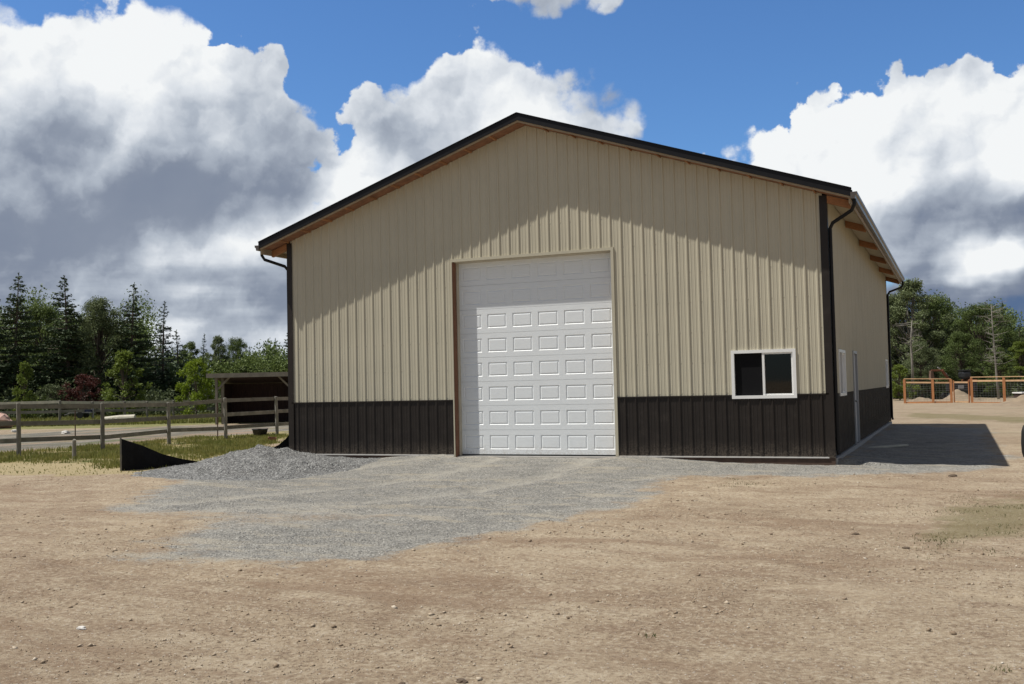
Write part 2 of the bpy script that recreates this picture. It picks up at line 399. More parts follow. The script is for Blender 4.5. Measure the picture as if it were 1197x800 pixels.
def masks(X, Y):
    wx = (fbm(X*.9, Y*.9, 4, 3)-.5)*1.5; wy = (fbm(X*.9, Y*.9, 4, 9)-.5)*1.5
    wx2 = (fbm(X*4, Y*4, 3, 31)-.5)*.6
    g = poly_sd(X+wx*.7+wx2, Y+wy*.7, GRAV)
    far = np.maximum(1, np.hypot(X-CX, Y-CY)/30)
    verge = poly_sd(X+wx, Y+wy, VERGE); lane = poly_sd(X+wx*.6, Y+wy*.6, LANE); field = poly_sd(X+wx*2, Y+wy*2, FIELD)
    dry = poly_sd(X+wx, Y+wy, DRY); wr = poly_sd(X+wx, Y+wy, WEEDR); wb = poly_sd(X+wx*2, Y+wy*2, WEEDB)
    s = lambda a, k: np.clip(a/k+.5, 0, 1)
    tp = poly_sd(X+wx*.8+wx2*.5, Y+wy*.8, TONG)
    gg = np.clip(g/1.3+.30+.5*(fbm(X*6, Y*6, 3, 71)-.5), 0, 1)*(1-.62*np.clip(tp/.9+.5, 0, 1))
    return gg, s(verge, .7), s(lane, .6), s(field, 2.5), s(dry, .9), s(wr, 1.2), s(wb, 2.)
TRK = [ppoly([(596,541),(530,554),(440,566),(330,580),(170,594)]), ppoly([(700,542),(640,560),(540,578),(400,590),(260,598)]), ppoly([(560,540),(450,548),(360,556)])]
def tracks(X, Y):
    d = np.full(np.shape(X), 99.0); wob_ = (fbm(X*1.5, Y*1.5, 2, 55)-.5)*.3
    for T in TRK:
        for (x0, y0), (x1, y1) in zip(T, T[1:]):
            ex, ey = x1-x0, y1-y0; t = np.clip(((X-x0)*ex+(Y-y0)*ey)/(ex*ex+ey*ey), 0, 1)
            d = np.minimum(d, np.abs(np.hypot(X-x0-t*ex, Y-y0-t*ey)+wob_))
    return d
TY = []
for c_ in ([(-150,628),(150,668),(480,690),(820,690),(1350,640)], [(1500,700),(1150,650),(900,610),(700,585),(640,560)]):
    q_ = np.array(ppoly(c_)); TY.append(q_); d_ = np.gradient(q_, axis=0); d_ /= np.linalg.norm(d_, axis=1, keepdims=True); TY.append(q_+np.stack([-d_[:,1], d_[:,0]], 1)*1.55)
def tyres(X, Y):
    d = np.full(np.shape(X), 99.0); wob_ = (fbm(X*.9, Y*.9, 2, 58)-.5)*.35
    for T in TY:
        for (x0, y0), (x1, y1) in zip(T, T[1:]):
            ex, ey = x1-x0, y1-y0; t = np.clip(((X-x0)*ex+(Y-y0)*ey)/(ex*ex+ey*ey), 0, 1)
            d = np.minimum(d, np.abs(np.hypot(X-x0-t*ex, Y-y0-t*ey)+wob_))
    return d
def gheight(X, Y):
    X = np.asarray(X, float); Y = np.asarray(Y, float)
    h = np.full(X.shape, GZ)
    # made-up ground in front of the big door and along the front wall
    dx = np.maximum(np.abs(X-door_c[0])-1.9, 0); dy = np.abs(Y)
    h = h + 0.145*np.exp(-(dx/2.0)**2)*np.exp(-(np.maximum(0, -Y)/2.6)**2)*(Y < .6)
    wl = np.maximum(np.maximum(-X, X-12.3), 0)
    h = h + 0.045*np.exp(-(wl/1.0)**2)*np.exp(-(np.maximum(0, -Y)/1.2)**2)*(np.abs(X-6.2) > 1.85)*(Y < .5)
    h = h + 0.10*np.exp(-(np.maximum(0, X-12.3)/.9)**2)*(X > 12.1)*(Y > .2)*(Y < 17.9)
    nr = np.exp(-(np.hypot(X-CX, Y-CY)/60)**2)
    h = h + ((fbm(X*.22, Y*.22, 3, 5)-.5)*.10 + (fbm(X*1.1, Y*1.1, 4, 6)-.5)*.05 + (fbm(X*5, Y*5, 3, 8, .6)-.5)*.028)*nr*np.clip((np.hypot(X-6.2, np.maximum(-Y, 0)*1.0)-0)/4, .25, 1)
    d1 = tracks(X, Y); h = h - .018*np.exp(-(d1/.16)**2) + .010*np.exp(-((d1-.3)/.14)**2)
    d2 = tyres(X, Y); h = h - .014*np.exp(-(d2/.13)**2) + .008*np.exp(-((d2-.24)/.10)**2) + .004*np.exp(-(d2/.12)**2)*np.sin(X*38+Y*9)
    # wheel ruts curving to the door
    for off in (-0.75, 0.75):
        cx = 6.2+off + (-Y)*.10*np.sin(-Y*.18+.5)*2.2
        h = h - 0.016*np.exp(-((X-cx)/.17)**2)*np.clip(-Y/1.5, 0, 1)*np.exp(-(np.maximum(-Y-9, 0)/5)**2)
    inside = (X > 0.1) & (X < 12.2) & (Y > 0.12) & (Y < 17.5)
    h = np.where(inside, GZ-0.25, h)
    # gentle rise of the far field so that the ground closes against the trees
    d = np.hypot(X-CX, Y-CY)
    h = h + np.clip((d-75)/400, 0, 1)*0.8
    return h
def FARY(w, pos):
    o = w.n('ShaderNodeSeparateXYZ'); w.put(o.inputs[0], pos); return o.outputs[1]
def ground_mat():
    m, w, out = newmat('ground')
    pos = w.n('ShaderNodeTexCoord').outputs['Object']
    def attr(n): o = w.n('ShaderNodeAttribute'); o.attribute_name = n; return o.outputs['Fac']
    big = w.noise(pos, .35, 5, .6); mid = w.noise(pos, 2.3, 6, .65); fine = w.noise(pos, 22, 7, .78); vf = w.noise(pos, 120, 3, .7)
    dirt = w.ramp(big, [(.32, (0.29,0.215,0.14)), (.5, (0.37,0.288,0.192)), (.68, (0.43,0.345,0.235))])
    dirt = w.mix(w.m('MULTIPLY', w.sstep(mid, .50, .66), .6), dirt, (0.50,0.415,0.29))
    dirt = w.mix(w.m('MULTIPLY', w.sstep(mid, .48, .32), .6), dirt, (0.225,0.155,0.10))
    streak = w.noise(w.v('MULTIPLY', pos, (.55, 2.6, 1)), 1.5, 5, .6)
    dirt = w.mix(w.m('MULTIPLY', w.sstep(streak, .50, .66), .45), dirt, (0.26,0.18,0.115))
    dirt = w.mix(w.m('MULTIPLY', w.sstep(fine, .51, .62), .65), dirt, (0.56,0.48,0.355))
    dirt = w.mix(w.m('MULTIPLY', w.sstep(fine, .49, .38), .7), dirt, (0.17,0.12,0.08))
    brn = w.noise(w.v('MULTIPLY', pos, (.45, 1.5, 1)), .55, 6, .68)
    dirt = w.mix(w.m('MULTIPLY', w.sstep(brn, .53, .64), .55), dirt, (0.235,0.158,0.10))
    dirt = w.mix(w.m('MULTIPLY', w.sstep(brn, .44, .34), .35), dirt, (0.49,0.40,0.275))
    farp = w.noise(w.v('MULTIPLY', pos, (.5, .5, 1)), .5, 6, .7)
    dirt = w.mix(w.m('MULTIPLY', w.m('MULTIPLY', w.sstep(farp, .52, .62), .5), w.sstep(FARY(w, pos), 2.0, 12.0)), dirt, (0.20,0.18,0.10))
    dirt = w.mix(w.m('MULTIPLY', w.sstep(FARY(w, pos), 3.0, 20.0), .35), dirt, (0.27,0.215,0.145))
    # pebbles in the surface
    pv = w.n('ShaderNodeTexVoronoi'); w.put(pv.inputs['Vector'], pos); pv.inputs['Scale'].default_value = 34
    ps = w.n('ShaderNodeSeparateColor'); w.put(ps.inputs[0], pv.outputs['Color'])
    peb = w.m('MULTIPLY', w.sstep(pv.outputs['Distance'], .33, .22), w.m('GREATER_THAN', ps.outputs[0], .72))
    dirt = w.mix(w.m('MULTIPLY', peb, .75), dirt, w.ramp(ps.outputs[1], [(0, (0.24,0.18,0.13)), (.6, (0.50,0.42,0.33)), (1, (0.70,0.64,0.54))]))
    dirt = w.mix(1.0, dirt, (0.94,0.95,0.985), 'MULTIPLY')
    # crushed grey rock
    gv = w.n('ShaderNodeTexVoronoi'); w.put(gv.inputs['Vector'], pos); gv.inputs['Scale'].default_value = 55
    gs = w.n('ShaderNodeSeparateColor'); w.put(gs.inputs[0], gv.outputs['Color'])
    gcol = w.ramp(gs.outputs[0], [(0, (0.125,0.124,0.118)), (.45, (0.232,0.23,0.22)), (.8, (0.31,0.307,0.293)), (1, (0.44,0.435,0.41))])
    gcol = w.mix(w.m('MULTIPLY', w.sstep(mid, .45, .68), .45), gcol, (0.37,0.36,0.335))
    gcol = w.mix(w.m('MULTIPLY', w.sstep(w.noise(w.v('MULTIPLY', pos, (.6,2.,1)), 1.1, 5, .6), .52, .64), .5), gcol, (0.40,0.365,0.30))
    gcol = w.mix(w.m('MULTIPLY', attr('track'), .62), gcol, (0.40,0.385,0.35))
    gcol = w.mix(w.m('MULTIPLY', w.sstep(mid, .46, .32), .45), gcol, (0.15,0.15,0.147))
    gcol = w.mix(1.0, gcol, (1.08,1.055,1.0), 'MULTIPLY')
    nb = w.m('MULTIPLY_ADD', fine, .9, w.m('MULTIPLY', w.noise(pos, 7, 4, .7), .7))
    def thr(a, lo=.55, hi=.9): return w.sstep(w.m('ADD', a, w.m('SUBTRACT', w.m('MULTIPLY', nb, .75), .32)), lo, hi)
    c = dirt
    dryc = w.ramp(fine, [(.3, (0.24,0.19,0.095)), (.7, (0.46,0.39,0.22))])
    c = w.mix(w.m('MULTIPLY', thr(attr('dry')), .8), c, dryc)
    lanec = w.ramp(w.m('MULTIPLY_ADD', fine, .5, w.m('MULTIPLY', mid, .5)), [(.38, (0.13,0.125,0.10)), (.5, (0.22,0.20,0.165)), (.62, (0.33,0.295,0.245))])
    lanec = w.mix(w.m('MULTIPLY', w.sstep(w.noise(w.v('MULTIPLY', pos, (.25,.6,1)), .6, 4, .6), .5, .66), .5), lanec, (0.30,0.205,0.15))
    lp = w.v('MULTIPLY', pos, (.45, .13, 1))
    lanec = w.mix(w.m('MULTIPLY', w.sstep(w.noise(lp, 1.3, 6, .68), .46, .56), .8), lanec, (0.125,0.122,0.10))
    lanec = w.mix(w.m('MULTIPLY', w.sstep(w.noise(w.v('ADD', lp, (9, 3, 0)), 1.0, 6, .68), .50, .60), .7), lanec, (0.30,0.21,0.15))
    lanec = w.mix(w.m('MULTIPLY', w.sstep(w.noise(w.v('ADD', lp, (4, 7, 0)), 1.6, 6, .7), .54, .62), .6), lanec, (0.13,0.145,0.055))
    c = w.mix(thr(attr('lane')), c, lanec)
    grs = w.ramp(fine, [(.3, (0.055,0.075,0.02)), (.7, (0.16,0.17,0.055))])
    c = w.mix(thr(attr('verge')), c, w.mix(w.sstep(mid, .38, .52), grs, (0.32,0.26,0.135)))
    c = w.mix(w.m('MULTIPLY', thr(attr('field')), .85), c, w.ramp(mid, [(.3, (0.10,0.12,0.035)), (.7, (0.25,0.24,0.09))]))
    c = w.mix(w.m('MULTIPLY', thr(attr('weed'), .75, 1.15), .6), c, (0.15,0.135,0.06))
    c = w.mix(thr(attr('gravel'), .40, .82), c, gcol)
    b = w.n('ShaderNodeBsdfPrincipled'); w.put(b.inputs['Base Color'], c); b.inputs['Roughness'].default_value = .95; b.inputs['Specular IOR Level'].default_value = .15
    hgt = w.m('ADD', w.m('MULTIPLY', fine, 1.1), w.m('ADD', w.m('MULTIPLY', vf, .35), w.m('ADD', w.m('MULTIPLY', peb, .35), w.m('MULTIPLY', gv.outputs['Distance'], w.m('MULTIPLY', attr('gravel'), -1.0)))))
    bn = w.n('ShaderNodeBump'); bn.inputs['Strength'].default_value = .85; bn.inputs['Distance'].default_value = .026
    w.put(bn.inputs['Height'], hgt); w.put(b.inputs['Normal'], bn.outputs[0])
    w.nt.links.new(b.outputs[0], out.inputs[0]); return m
MT['ground'] = ground_mat()
def lines(a, b, step, reach, g=1.06):
    c = list(np.arange(a, b+step/2, step)); x = c[-1]; s = step
    while x < reach: s *= g; x += s; c.append(x)
    x = a; s = step; L = []
    while x > -reach: s *= g; x -= s; L.append(x)
    return np.array(L[::-1] + c)
gx = lines(-1, 19, .08, 1400); gy = lines(-18.5, 0, .075, 1400)
GX, GY = np.meshgrid(gx, gy); GH = gheight(GX, GY)
V = np.stack([GX.ravel(), GY.ravel(), GH.ravel()], 1)
nx, ny = len(gx), len(gy)
i = np.arange(nx-1)[None, :] + np.arange(ny-1)[:, None]*nx
F = np.stack([i, i+1, i+1+nx, i+nx], -1).reshape(-1, 4)
gme = np_mesh('ground', V, F, [MT['ground']], smooth=True)
mg, mv, ml, mf, md, mw, mwb = masks(GX, GY)
for nme, arr in (('gravel', mg), ('verge', mv), ('lane', ml), ('field', mf), ('dry', md), ('weed', np.maximum(mw, mwb)), ('track', np.exp(-(tracks(GX, GY)/.26)**2))):
    a = gme.attributes.new(nme, 'FLOAT', 'POINT'); a.data.foreach_set('value', arr.ravel().astype(np.float32))
ground = link_mesh('ground', gme); tag(ground, kind='structure')
def gz(x, y): return float(gheight(np.array([x]), np.array([y]))[0])

# ------------------------------------------------------------------ loose stones, grass
def rock_cloud(name, P, R, mat, seed=1, flat=.6):
    """many small irregular stones in one mesh"""
    r = np.random.default_rng(seed)
    base = np.array([(0,0,1),(.9,0,.1),(.25,.85,-.05),(-.75,.5,.1),(-.7,-.55,-.05),(.3,-.85,.1),(0,0,-1)], float)
    fc = np.array([(0,1,2),(0,2,3),(0,3,4),(0,4,5),(0,5,1),(6,2,1),(6,3,2),(6,4,3),(6,5,4),(6,1,5)])
    n = len(P); v = base[None]*(1+r.uniform(-.35,.35,(n,7,1)))
    v = v*np.stack([R, R*r.uniform(.6,1,n), R*r.uniform(flat*.6,flat*1.2,n)], 1)[:, None, :]
    a = r.uniform(0, 2*np.pi, n); ca, sa = np.cos(a)[:, None], np.sin(a)[:, None]
    x = v[...,0]*ca - v[...,1]*sa; y = v[...,0]*sa + v[...,1]*ca
    tl = r.uniform(-.5,.5,(n,1)); z = v[...,2] + x*tl
    vv = np.stack([x, y, z], -1) + P[:, None, :]
    ff = fc[None] + (np.arange(n)*7)[:, None, None]
    return np_mesh(name, vv.reshape(-1,3), ff.reshape(-1,3), [mat])
def stone_mat(name, stops):
    m, w, out = newmat(name)
    pos = w.n('ShaderNodeTexCoord').outputs['Object']
    g = w.n('ShaderNodeNewGeometry').outputs['Random Per Island']
    c = w.ramp(g, stops);     b = w.n('ShaderNodeBsdfPrincipled'); w.put(b.inputs['Base Color'], c); b.inputs['Roughness'].default_value = .9; b.inputs['Specular IOR Level'].default_value = .2
    w.nt.links.new(b.outputs[0], out.inputs[0]); return m
MT['pebble'] = stone_mat('field_pebbles', [(0, (0.19,0.14,0.095)), (.45, (0.32,0.245,0.17)), (.86, (0.44,0.36,0.265)), (.97, (0.55,0.49,0.40)), (1, (0.66,0.62,0.54))])
MT['crushed'] = stone_mat('crushed_rock', [(0, (0.17,0.173,0.172)), (.5, (0.28,0.283,0.28)), (1, (0.44,0.44,0.425))])
def scatter(n, x0, x1, y0, y1, seed):
    r = np.random.default_rng(seed); return r.uniform(x0, x1, n), r.uniform(y0, y1, n), r
def in_view(X, Y, pad=1.08):
    vx = X-CX; vy = Y-CY; dp = vx*FX[0]+vy*FX[1]; lt = vx*RX[0]+vy*RX[1]
    return (dp > 3.5) & (np.abs(lt) < dp*PW/2/FPX*pad + .8)
# pebbles on the dirt: density grows towards the viewer
x, y, r = scatter(620000, -3, 20, -18.5, -1, 11)
k = in_view(x, y); x, y = x[k], y[k]; r = np.random.default_rng(12)
g0 = masks(x, y)[0]; dist = np.hypot(x-CX, y-CY); cl = fbm(x*.7, y*.7, 4, 77)
k = (g0 < .4) & (r.uniform(size=len(x)) < np.clip((cl-.33)*3.2, .12, 1)*np.clip(9/dist, .35, 1)*.62)
x, y = x[k], y[k]; n = len(x); R = .0032*np.exp(r.exponential(.34, n)); R = np.minimum(R, .03)
P = np.stack([x, y, gheight(x, y)+R*.15], 1)
tag(link_mesh('loose_stones', rock_cloud('loose_stones', P, R, MT['pebble'])), 'scattered small tan and pale stones lying on the dirt yard', 'stones', kind='stuff')
x, y, r = scatter(90000, -2, 16, -13, 0, 21); g0, *_ = masks(x, y)
k = in_view(x, y) & (r.uniform(size=len(x)) < g0**1.2*.6+.012*(poly_sd(x, y, GRAV) > -1.2)) & (poly_sd(x, y, GRAV) > -1.2); x, y = x[k], y[k]; n = len(x)
R = r.uniform(.004, .011, n); P = np.stack([x, y, gheight(x, y)+R*.2], 1)
tag(link_mesh('gravel', rock_cloud('gravel', P, R, MT['crushed'])), 'crushed grey rock spread in front of the big white door', 'gravel', kind='stuff')

def blades(name, X, Y, Z, H, mat, seed=3, lean=.5, wid=.012, fold=1):
    r = np.random.default_rng(seed); n = len(X)
    a = r.uniform(0, 2*np.pi, n); l = r.uniform(0, lean, n)*H; b = r.uniform(0, 2*np.pi, n)
    wv = np.stack([np.cos(b), np.sin(b), np.zeros(n)], 1)*wid*r.uniform(.6,1.4,(n,1))
    p = np.stack([X, Y, Z], 1); tip = p + np.stack([np.cos(a)*l, np.sin(a)*l, H], 1)
    mid = p + np.stack([np.cos(a)*l*.3, np.sin(a)*l*.3, H*.6], 1)
    v = np.stack([p-wv, p+wv, mid+wv*.7, mid-wv*.7, tip], 1)
    f = np.array([(0,1,2),(0,2,3),(3,2,4)])[None] + (np.arange(n)*5)[:, None, None]
    return np_mesh(name, v.reshape(-1,3), f.reshape(-1,3), [mat])
def verge_grass():
    x, y, r = scatter(260000, -16, 1, -7, 12, 41); _, v, _, _, d, _, _ = masks(x, y)
    inb = (x > -.1) & (x < 12.5) & (y > -.1)
    k = in_view(x, y, 1.15) & ~inb & (r.uniform(size=len(x)) < np.maximum(v*np.clip((fbm(x*.8+3, y*.8, 3, 91)-.33)*2.2, .04, .7), d*.03)); x, y, v = x[k], y[k], v[k]
    pn = fbm(x*1.2, y*1.2, 3, 5)
    H = (.04+.15*pn*v)*r.uniform(.5,1.3,len(x))
    return blades('grass', x, y, gheight(x, y), H, MT['grass'], wid=.010)
tag(link_mesh('grass', verge_grass()), 'green and yellow rough grass along the rail fence', 'grass', kind='stuff')
def weeds():
    x, y, r = scatter(200000, 8, 24, -11, 2, 42); m_ = masks(x, y)[5]; cl = fbm(x*2.2, y*2.2, 3, 8)
    k = in_view(x, y) & (r.uniform(size=len(x)) < m_*np.clip((cl-.50)*4, 0, .5)); X = [x[k]]; Y = [y[k]]
    for (px, py, nn, sp) in ((1100,631,70,.10),(872,566,150,.22),(850,570,60,.2),(758,742,22,.035),(1168,783,26,.035),(858,561,40,.1)):
        c = gp(px, py); X.append(c[0]+r.normal(0, sp, nn)); Y.append(c[1]+r.normal(0, sp*.8, nn))
    x = np.concatenate(X); y = np.concatenate(Y)
    return blades('weeds', x, y, gheight(x, y), r.uniform(.008,.028,len(x)), MT['weed'], seed=5, lean=1.2, wid=.0035)
tag(link_mesh('weeds', weeds()), 'sparse low olive weeds sprouting from the dirt yard', 'weeds', kind='stuff')
def far_grass():
    X=[];Y=[];r=np.random.default_rng(5)
    pts=np.array([ground_at(r.uniform(-60,350), r.uniform(58,80))[:2] for _ in range(26000)])
    x,y=pts[:,0],pts[:,1]
    return blades('field_grass', x, y, gheight(x,y), r.uniform(.1,.4,len(x)), MT['grass'], seed=15, lean=.8, wid=.03)
tag(link_mesh('field_grass', far_grass()), 'band of green field grass in front of the left trees', 'grass', kind='stuff')

# ------------------------------------------------------------------ the building
W, L, HE, SL = 12.3156, 17.5737, 5.0238, 0.3365
OS, OF = 0.4972, 0.46
DX0, DX1, DH = 4.3624, 8.0224, 4.27
HW = 1.214; REC = 0.222
WX0, WX1, WZ0, WZ1 = 10.4394, 11.6577, 1.1595, 2.0827
def roofz(x): return HE + SL*(x if x < W/2 else W-x)
barn = empty('pole_barn', (W/2, L/2, 0), 'beige steel pole barn with dark brown wainscot, black roof edge and a tall white door', 'building')
PER = 0.2286
PROF = [(-.030,0),(-.013,.019),(.013,.019),(.030,0),(.068,0),(.074,.004),(.084,.004),(.090,0),(.138,0),(.144,.004),(.154,.004),(.160,0)]
def panel(mb, s0, s1, zb, zt, mp, mul=1.0, phase=0.0):
    pts = set([s0, s1, W/2] if s0 < W/2 < s1 else [s0, s1])
    k0 = int(math.floor((s0-phase)/PER))-1; k1 = int(math.ceil((s1-phase)/PER))+1
    prof = []
    for k in range(k0, k1+1):
        lap = 0.0022 if k % 4 == 0 else 0
        for (o, h) in PROF: prof.append((phase+k*PER+o, h+lap*(h > .01)))
    xs = np.array([p[0] for p in prof]); hs = np.array([p[1] for p in prof])
    ss = sorted(set([x for x in xs if s0 < x < s1]) | pts)
    hh = np.interp(ss, xs, hs)
    b = len(mb.v)
    for s, h in zip(ss, hh):
        lo = zb(s) if callable(zb) else zb; hi = zt(s) if callable(zt) else zt
        mb.v.append(mp(s, h, lo)); mb.v.append(mp(s, h, hi))
    for i in range(len(ss)-1):
        q = b+2*i; mb.f.append((q, q+2, q+3, q+1))
front = lambda s, h, z: (s, -0.001-h, z)
right = lambda s, h, z: (W+0.001+h, s, z)
left = lambda s, h, z: (-0.001-h, s, z)
back = lambda s, h, z: (s, L+0.001+h, z)
zt = lambda s: roofz(s)-.004
mb = MB()
panel(mb, .06, DX0-.05, HW, zt, front); panel(mb, DX0-.05, DX1+.05, DH+.05, zt, front); panel(mb, DX1+.05, WX0, HW, zt, front)
panel(mb, WX0, WX1, WZ1, zt, front); panel(mb, WX1, W-.06, HW, zt, front)
def screws(mb, spans, zs, hole=None, mp=front):
    for (a, b2, zl, zh) in spans:
        for k in range(int(a/PER)-1, int(b2/PER)+2):
            s = k*PER+.045
            if not a+.02 < s < b2-.02: continue
            top = zh(s) if callable(zh) else zh
            for z in zs:
                if zl+.03 < z < top-.05:
                    p = mp(s, .004, z); d = .006
                    mb.box(p[0]-d, p[0]+d, p[1]-.003, p[1]+.003, z-d, z+d)
screws(mb, [(0,DX0-.05,HW,zt),(DX0-.05,DX1+.05,DH+.05,zt),(DX1+.05,WX0,HW,zt),(WX0,WX1,WZ1,zt),(WX1,W,HW,zt)], [1.28+.61*k for k in range(10)])
mb.build('front_siding', MT['beige'], barn)
for s0, s1 in ((.06, DX0-.05), (DX1+.05, W-.06)):
    mb = MB()
    if s0 > 5: panel(mb, s0, WX0, .03, HW, front); panel(mb, WX0, WX1, .03, WZ0, front); panel(mb, WX1, s1, .03, HW, front)
    else: panel(mb, s0, s1, .03, HW, front)
    screws(mb, [(s0, s1, .03, HW)], [.10,.62,1.13])
    mb.build('front_wainscot', MT['brown'], barn)
def each(name, mat, boxes):
    for b_ in boxes: MB().box(*b_).build(name, mat, barn)
# drip flashing between the two colours
each('wainscot_flashing', MT['brown'], [(.06, DX0-.05, -.026, -.0005, HW-.012, HW+.012), (DX1+.05, WX0-.02, -.026, -.0005, HW-.012, HW+.012), (WX1+.02, W-.06, -.026, -.0005, HW-.012, HW+.012)])
SD0, SD1 = 4.28, 5.20    # side door
SW = [(1.25, 2.45, 1.16, 2.08), (15.55, 16.75, 1.18, 2.10)]
mb = MB(); mc = MB(); e_top = lambda s: HE-.004
segs = [(.06, SW[0][0], 0), (SW[0][0], SW[0][1], 1), (SW[0][1], SD0, 0), (SD0, SD1, 2), (SD1, SW[1][0], 0), (SW[1][0], SW[1][1], 3), (SW[1][1], L-.06, 0)]
for a, b2, t in segs:
    if t == 0: panel(mb, a, b2, HW, e_top, right); panel(mc, a, b2, .03, HW, right)
    elif t == 2: panel(mb, a, b2, 2.12, e_top, right)
    else:
        w_ = SW[0] if t == 1 else SW[1]
        panel(mb, a, b2, w_[3], e_top, right); panel(mc, a, b2, .03, w_[2], right)
mb.build('side_siding', MT['beige'], barn); mc.build('side_wainscot', MT['brown'], barn)
mb = MB(); mc = MB()
panel(mb, .06, L-.06, HW, e_top, left); panel(mc, .06, L-.06, .03, HW, left)
mb.build('side_siding', MT['beige'], barn); mc.build('side_wainscot', MT['brown'], barn)
mb = MB(); mc = MB(); panel(mb, .06, W-.06, HW, zt, back); panel(mc, .06, W-.06, .03, HW, back)
mb.build('back_siding', MT['beige'], barn); mc.build('back_wainscot', MT['brown'], barn)
# corner trims (L shaped)
for cx_, cy_, sx, sy, top in ((0,0,-1,-1,5.0),(W,0,1,-1,5.0),(0,L,-1,1,5.0),(W,L,1,1,5.0)):
    mb = MB()
    xa, xb = sorted((cx_+sx*.026, cx_-sx*.115)); ya, yb = sorted((cy_+sy*.026, cy_+sy*.0225))
    mb.box(xa, xb, ya, yb, -.0, top)
    ya, yb = sorted((cy_+sy*.0225, cy_-sy*.115)); xa, xb = sorted((cx_+sx*.026, cx_+sx*.0225))
    mb.box(xa, xb, ya, yb, -.0, top)
    mb.build('corner_trim', MT['brown'], barn)
# base flashing and skirt boards
each('base_flashing', MT['trimlight'], [(.10, DX0-.05, -.034, .0, -.002, .022), (DX1+.06, W-.09, -.034, .0, -.002, .022)])
each('skirt_board', MT['skirt'], [(.05, DX0-.1, -.012, .018, -.25, -.003), (DX1+.1, W+.02, -.012, .018, -.25, -.003)])
mb = MB(); mb.box(.02, W-.02, .019, L-.02, -.4, -.012); mb.box(W-.019, W+.045, .03, L, -.4, -.004)
mb.build('foundation', MT['concrete'], barn)
# inside framing so that the hull is closed and dark
for k in range(int(W/.9)):
    mb = MB()
    xx = .6+k*.9
    if DX0-.2 < xx < DX1+.2 or WX0-.1 < xx < WX1+.1: continue
    mb.box(xx-.07, xx+.07, .05, .19, -.01, roofz(xx)-.1)
    mb.build('wall_stud', MT['interior'], barn)

# roof
mb = MB(); TH = .085
def slope_box(mb, xa, xb, ya, yb, lo, hi):
    za, zb_ = roofz(xa), roofz(xb)
    mb.hexa([(xa,ya,za+lo),(xb,ya,zb_+lo),(xb,yb,zb_+lo),(xa,yb,za+lo),(xa,ya,za+hi),(xb,ya,zb_+hi),(xb,yb,zb_+hi),(xa,yb,za+hi)])
for xa, xb in ((-OS+.01, W/2), (W/2, W+OS-.01)): slope_box(mb, xa, xb, -OF+.05, L+OF-.05, .0, .10)
mb.build('roof_sheathing', MT['osb'], barn)
mb = MB()
for xa, xb in ((-OS-.03, W/2), (W/2, W+OS+.03)):
    slope_box(mb, xa, xb, -OF+.02, L+OF-.02, .103, .125)
    y_ = -OF+.1
    while y_ < L+OF-.1: slope_box(mb, xa, xb, y_-.012, y_+.012, .126, .148); y_ += .305
slope_box(mb, W/2-.18, W/2, -OF-.015, L+OF, .150, .172); slope_box(mb, W/2, W/2+.18, -OF-.015, L+OF, .150, .172)
mb.build('roof', MT['black'], barn)
for ya, yb in ((-OF, -OF+.018), (L+OF-.018, L+OF)):
    mb = MB()
    for xa, xb in ((-OS-.02, W/2), (W/2, W+OS+.02)):
        slope_box(mb, xa, xb, ya, yb, .012, .165)
        slope_box(mb, xa, xb, ya-.02 if ya < 0 else ya-.06, yb+.06 if ya < 0 else yb+.02, .1652, .178)
    mb.build('rake_trim', MT['black'], barn)
for ya, yb in ((-OF+.020, -OF+.058), (L+OF-.058, L+OF-.020)):
    mb = MB()
    for xa, xb in ((-OS, W/2), (W/2, W+OS)): slope_box(mb, xa, xb, ya, yb, -.022, .1)
    mb.build('fascia_board', MT['fascia'], barn)
k = 0
for i in range(-1, 22):
    xx = .02+i*.605
    if abs(xx-W/2) < .12 or not -OS+.05 < xx < W+OS-.1: continue
    mb = MB()
    slope_box(mb, xx, xx+.04, -OF+.06, -.03, -.034, -.001)
    mb.build('lookout', MT['raw'], barn)
# eaves: soffit plane, rafter tails, sub-fascia, gutters
for sgn in (0, 1):
    xa, xb = ((-OS+.04, -.03) if sgn == 0 else (W+.03, W+OS-.04))
    mb = MB(); slope_box(mb, xa, xb, .03, L+OF-.06, -.016, -.001); mb.build('eave_lining', MT['eave'], barn)
    xa2, xb2 = ((-OS, -OS+.038) if sgn == 0 else (W+OS-.038, W+OS))
    mb = MB(); slope_box(mb, xa2, xb2, -OF+.06, L+OF-.06, -.12, .09); mb.build('eave_board', MT['fascia'], barn)
    for j in range(0, 6):
        yy = j*L/5 - (.06 if j == 5 else 0)+ (.0 if j else .02)
        mb = MB(); slope_box(mb, xa, xb, yy-.045, yy+.045, -.165, -.017); mb.build('rafter_tail', MT['raw'], barn)
    gx0 = -OS-.002 if sgn == 0 else W+OS+.002; s = -1 if sgn == 0 else 1; z0 = roofz(-OS)
    pr = [(0,.085),(0,-.035),(.075,-.035),(.085,.02),(.115,.045),(.118,.09),(.108,.09),(.105,.05),(.077,.03),(.068,-.027),(.006,-.027),(.006,.085)]
    mb = MB(); n = len(pr)
    for yy in (-OF-.01, L+OF):
        for (a, b2) in pr: mb.v.append((gx0+s*a, yy, z0+b2))
    for a in range(n):
        b2 = (a+1) % n; mb.f.append((a, b2, n+b2, n+a))
    for yy in (-OF-.0105, L+OF+.0005):
        mb.face([(gx0+s*a, yy, z0+b2) for a, b2 in pr[:6]])
    mb.build('gutter', MT['gutter'], barn)
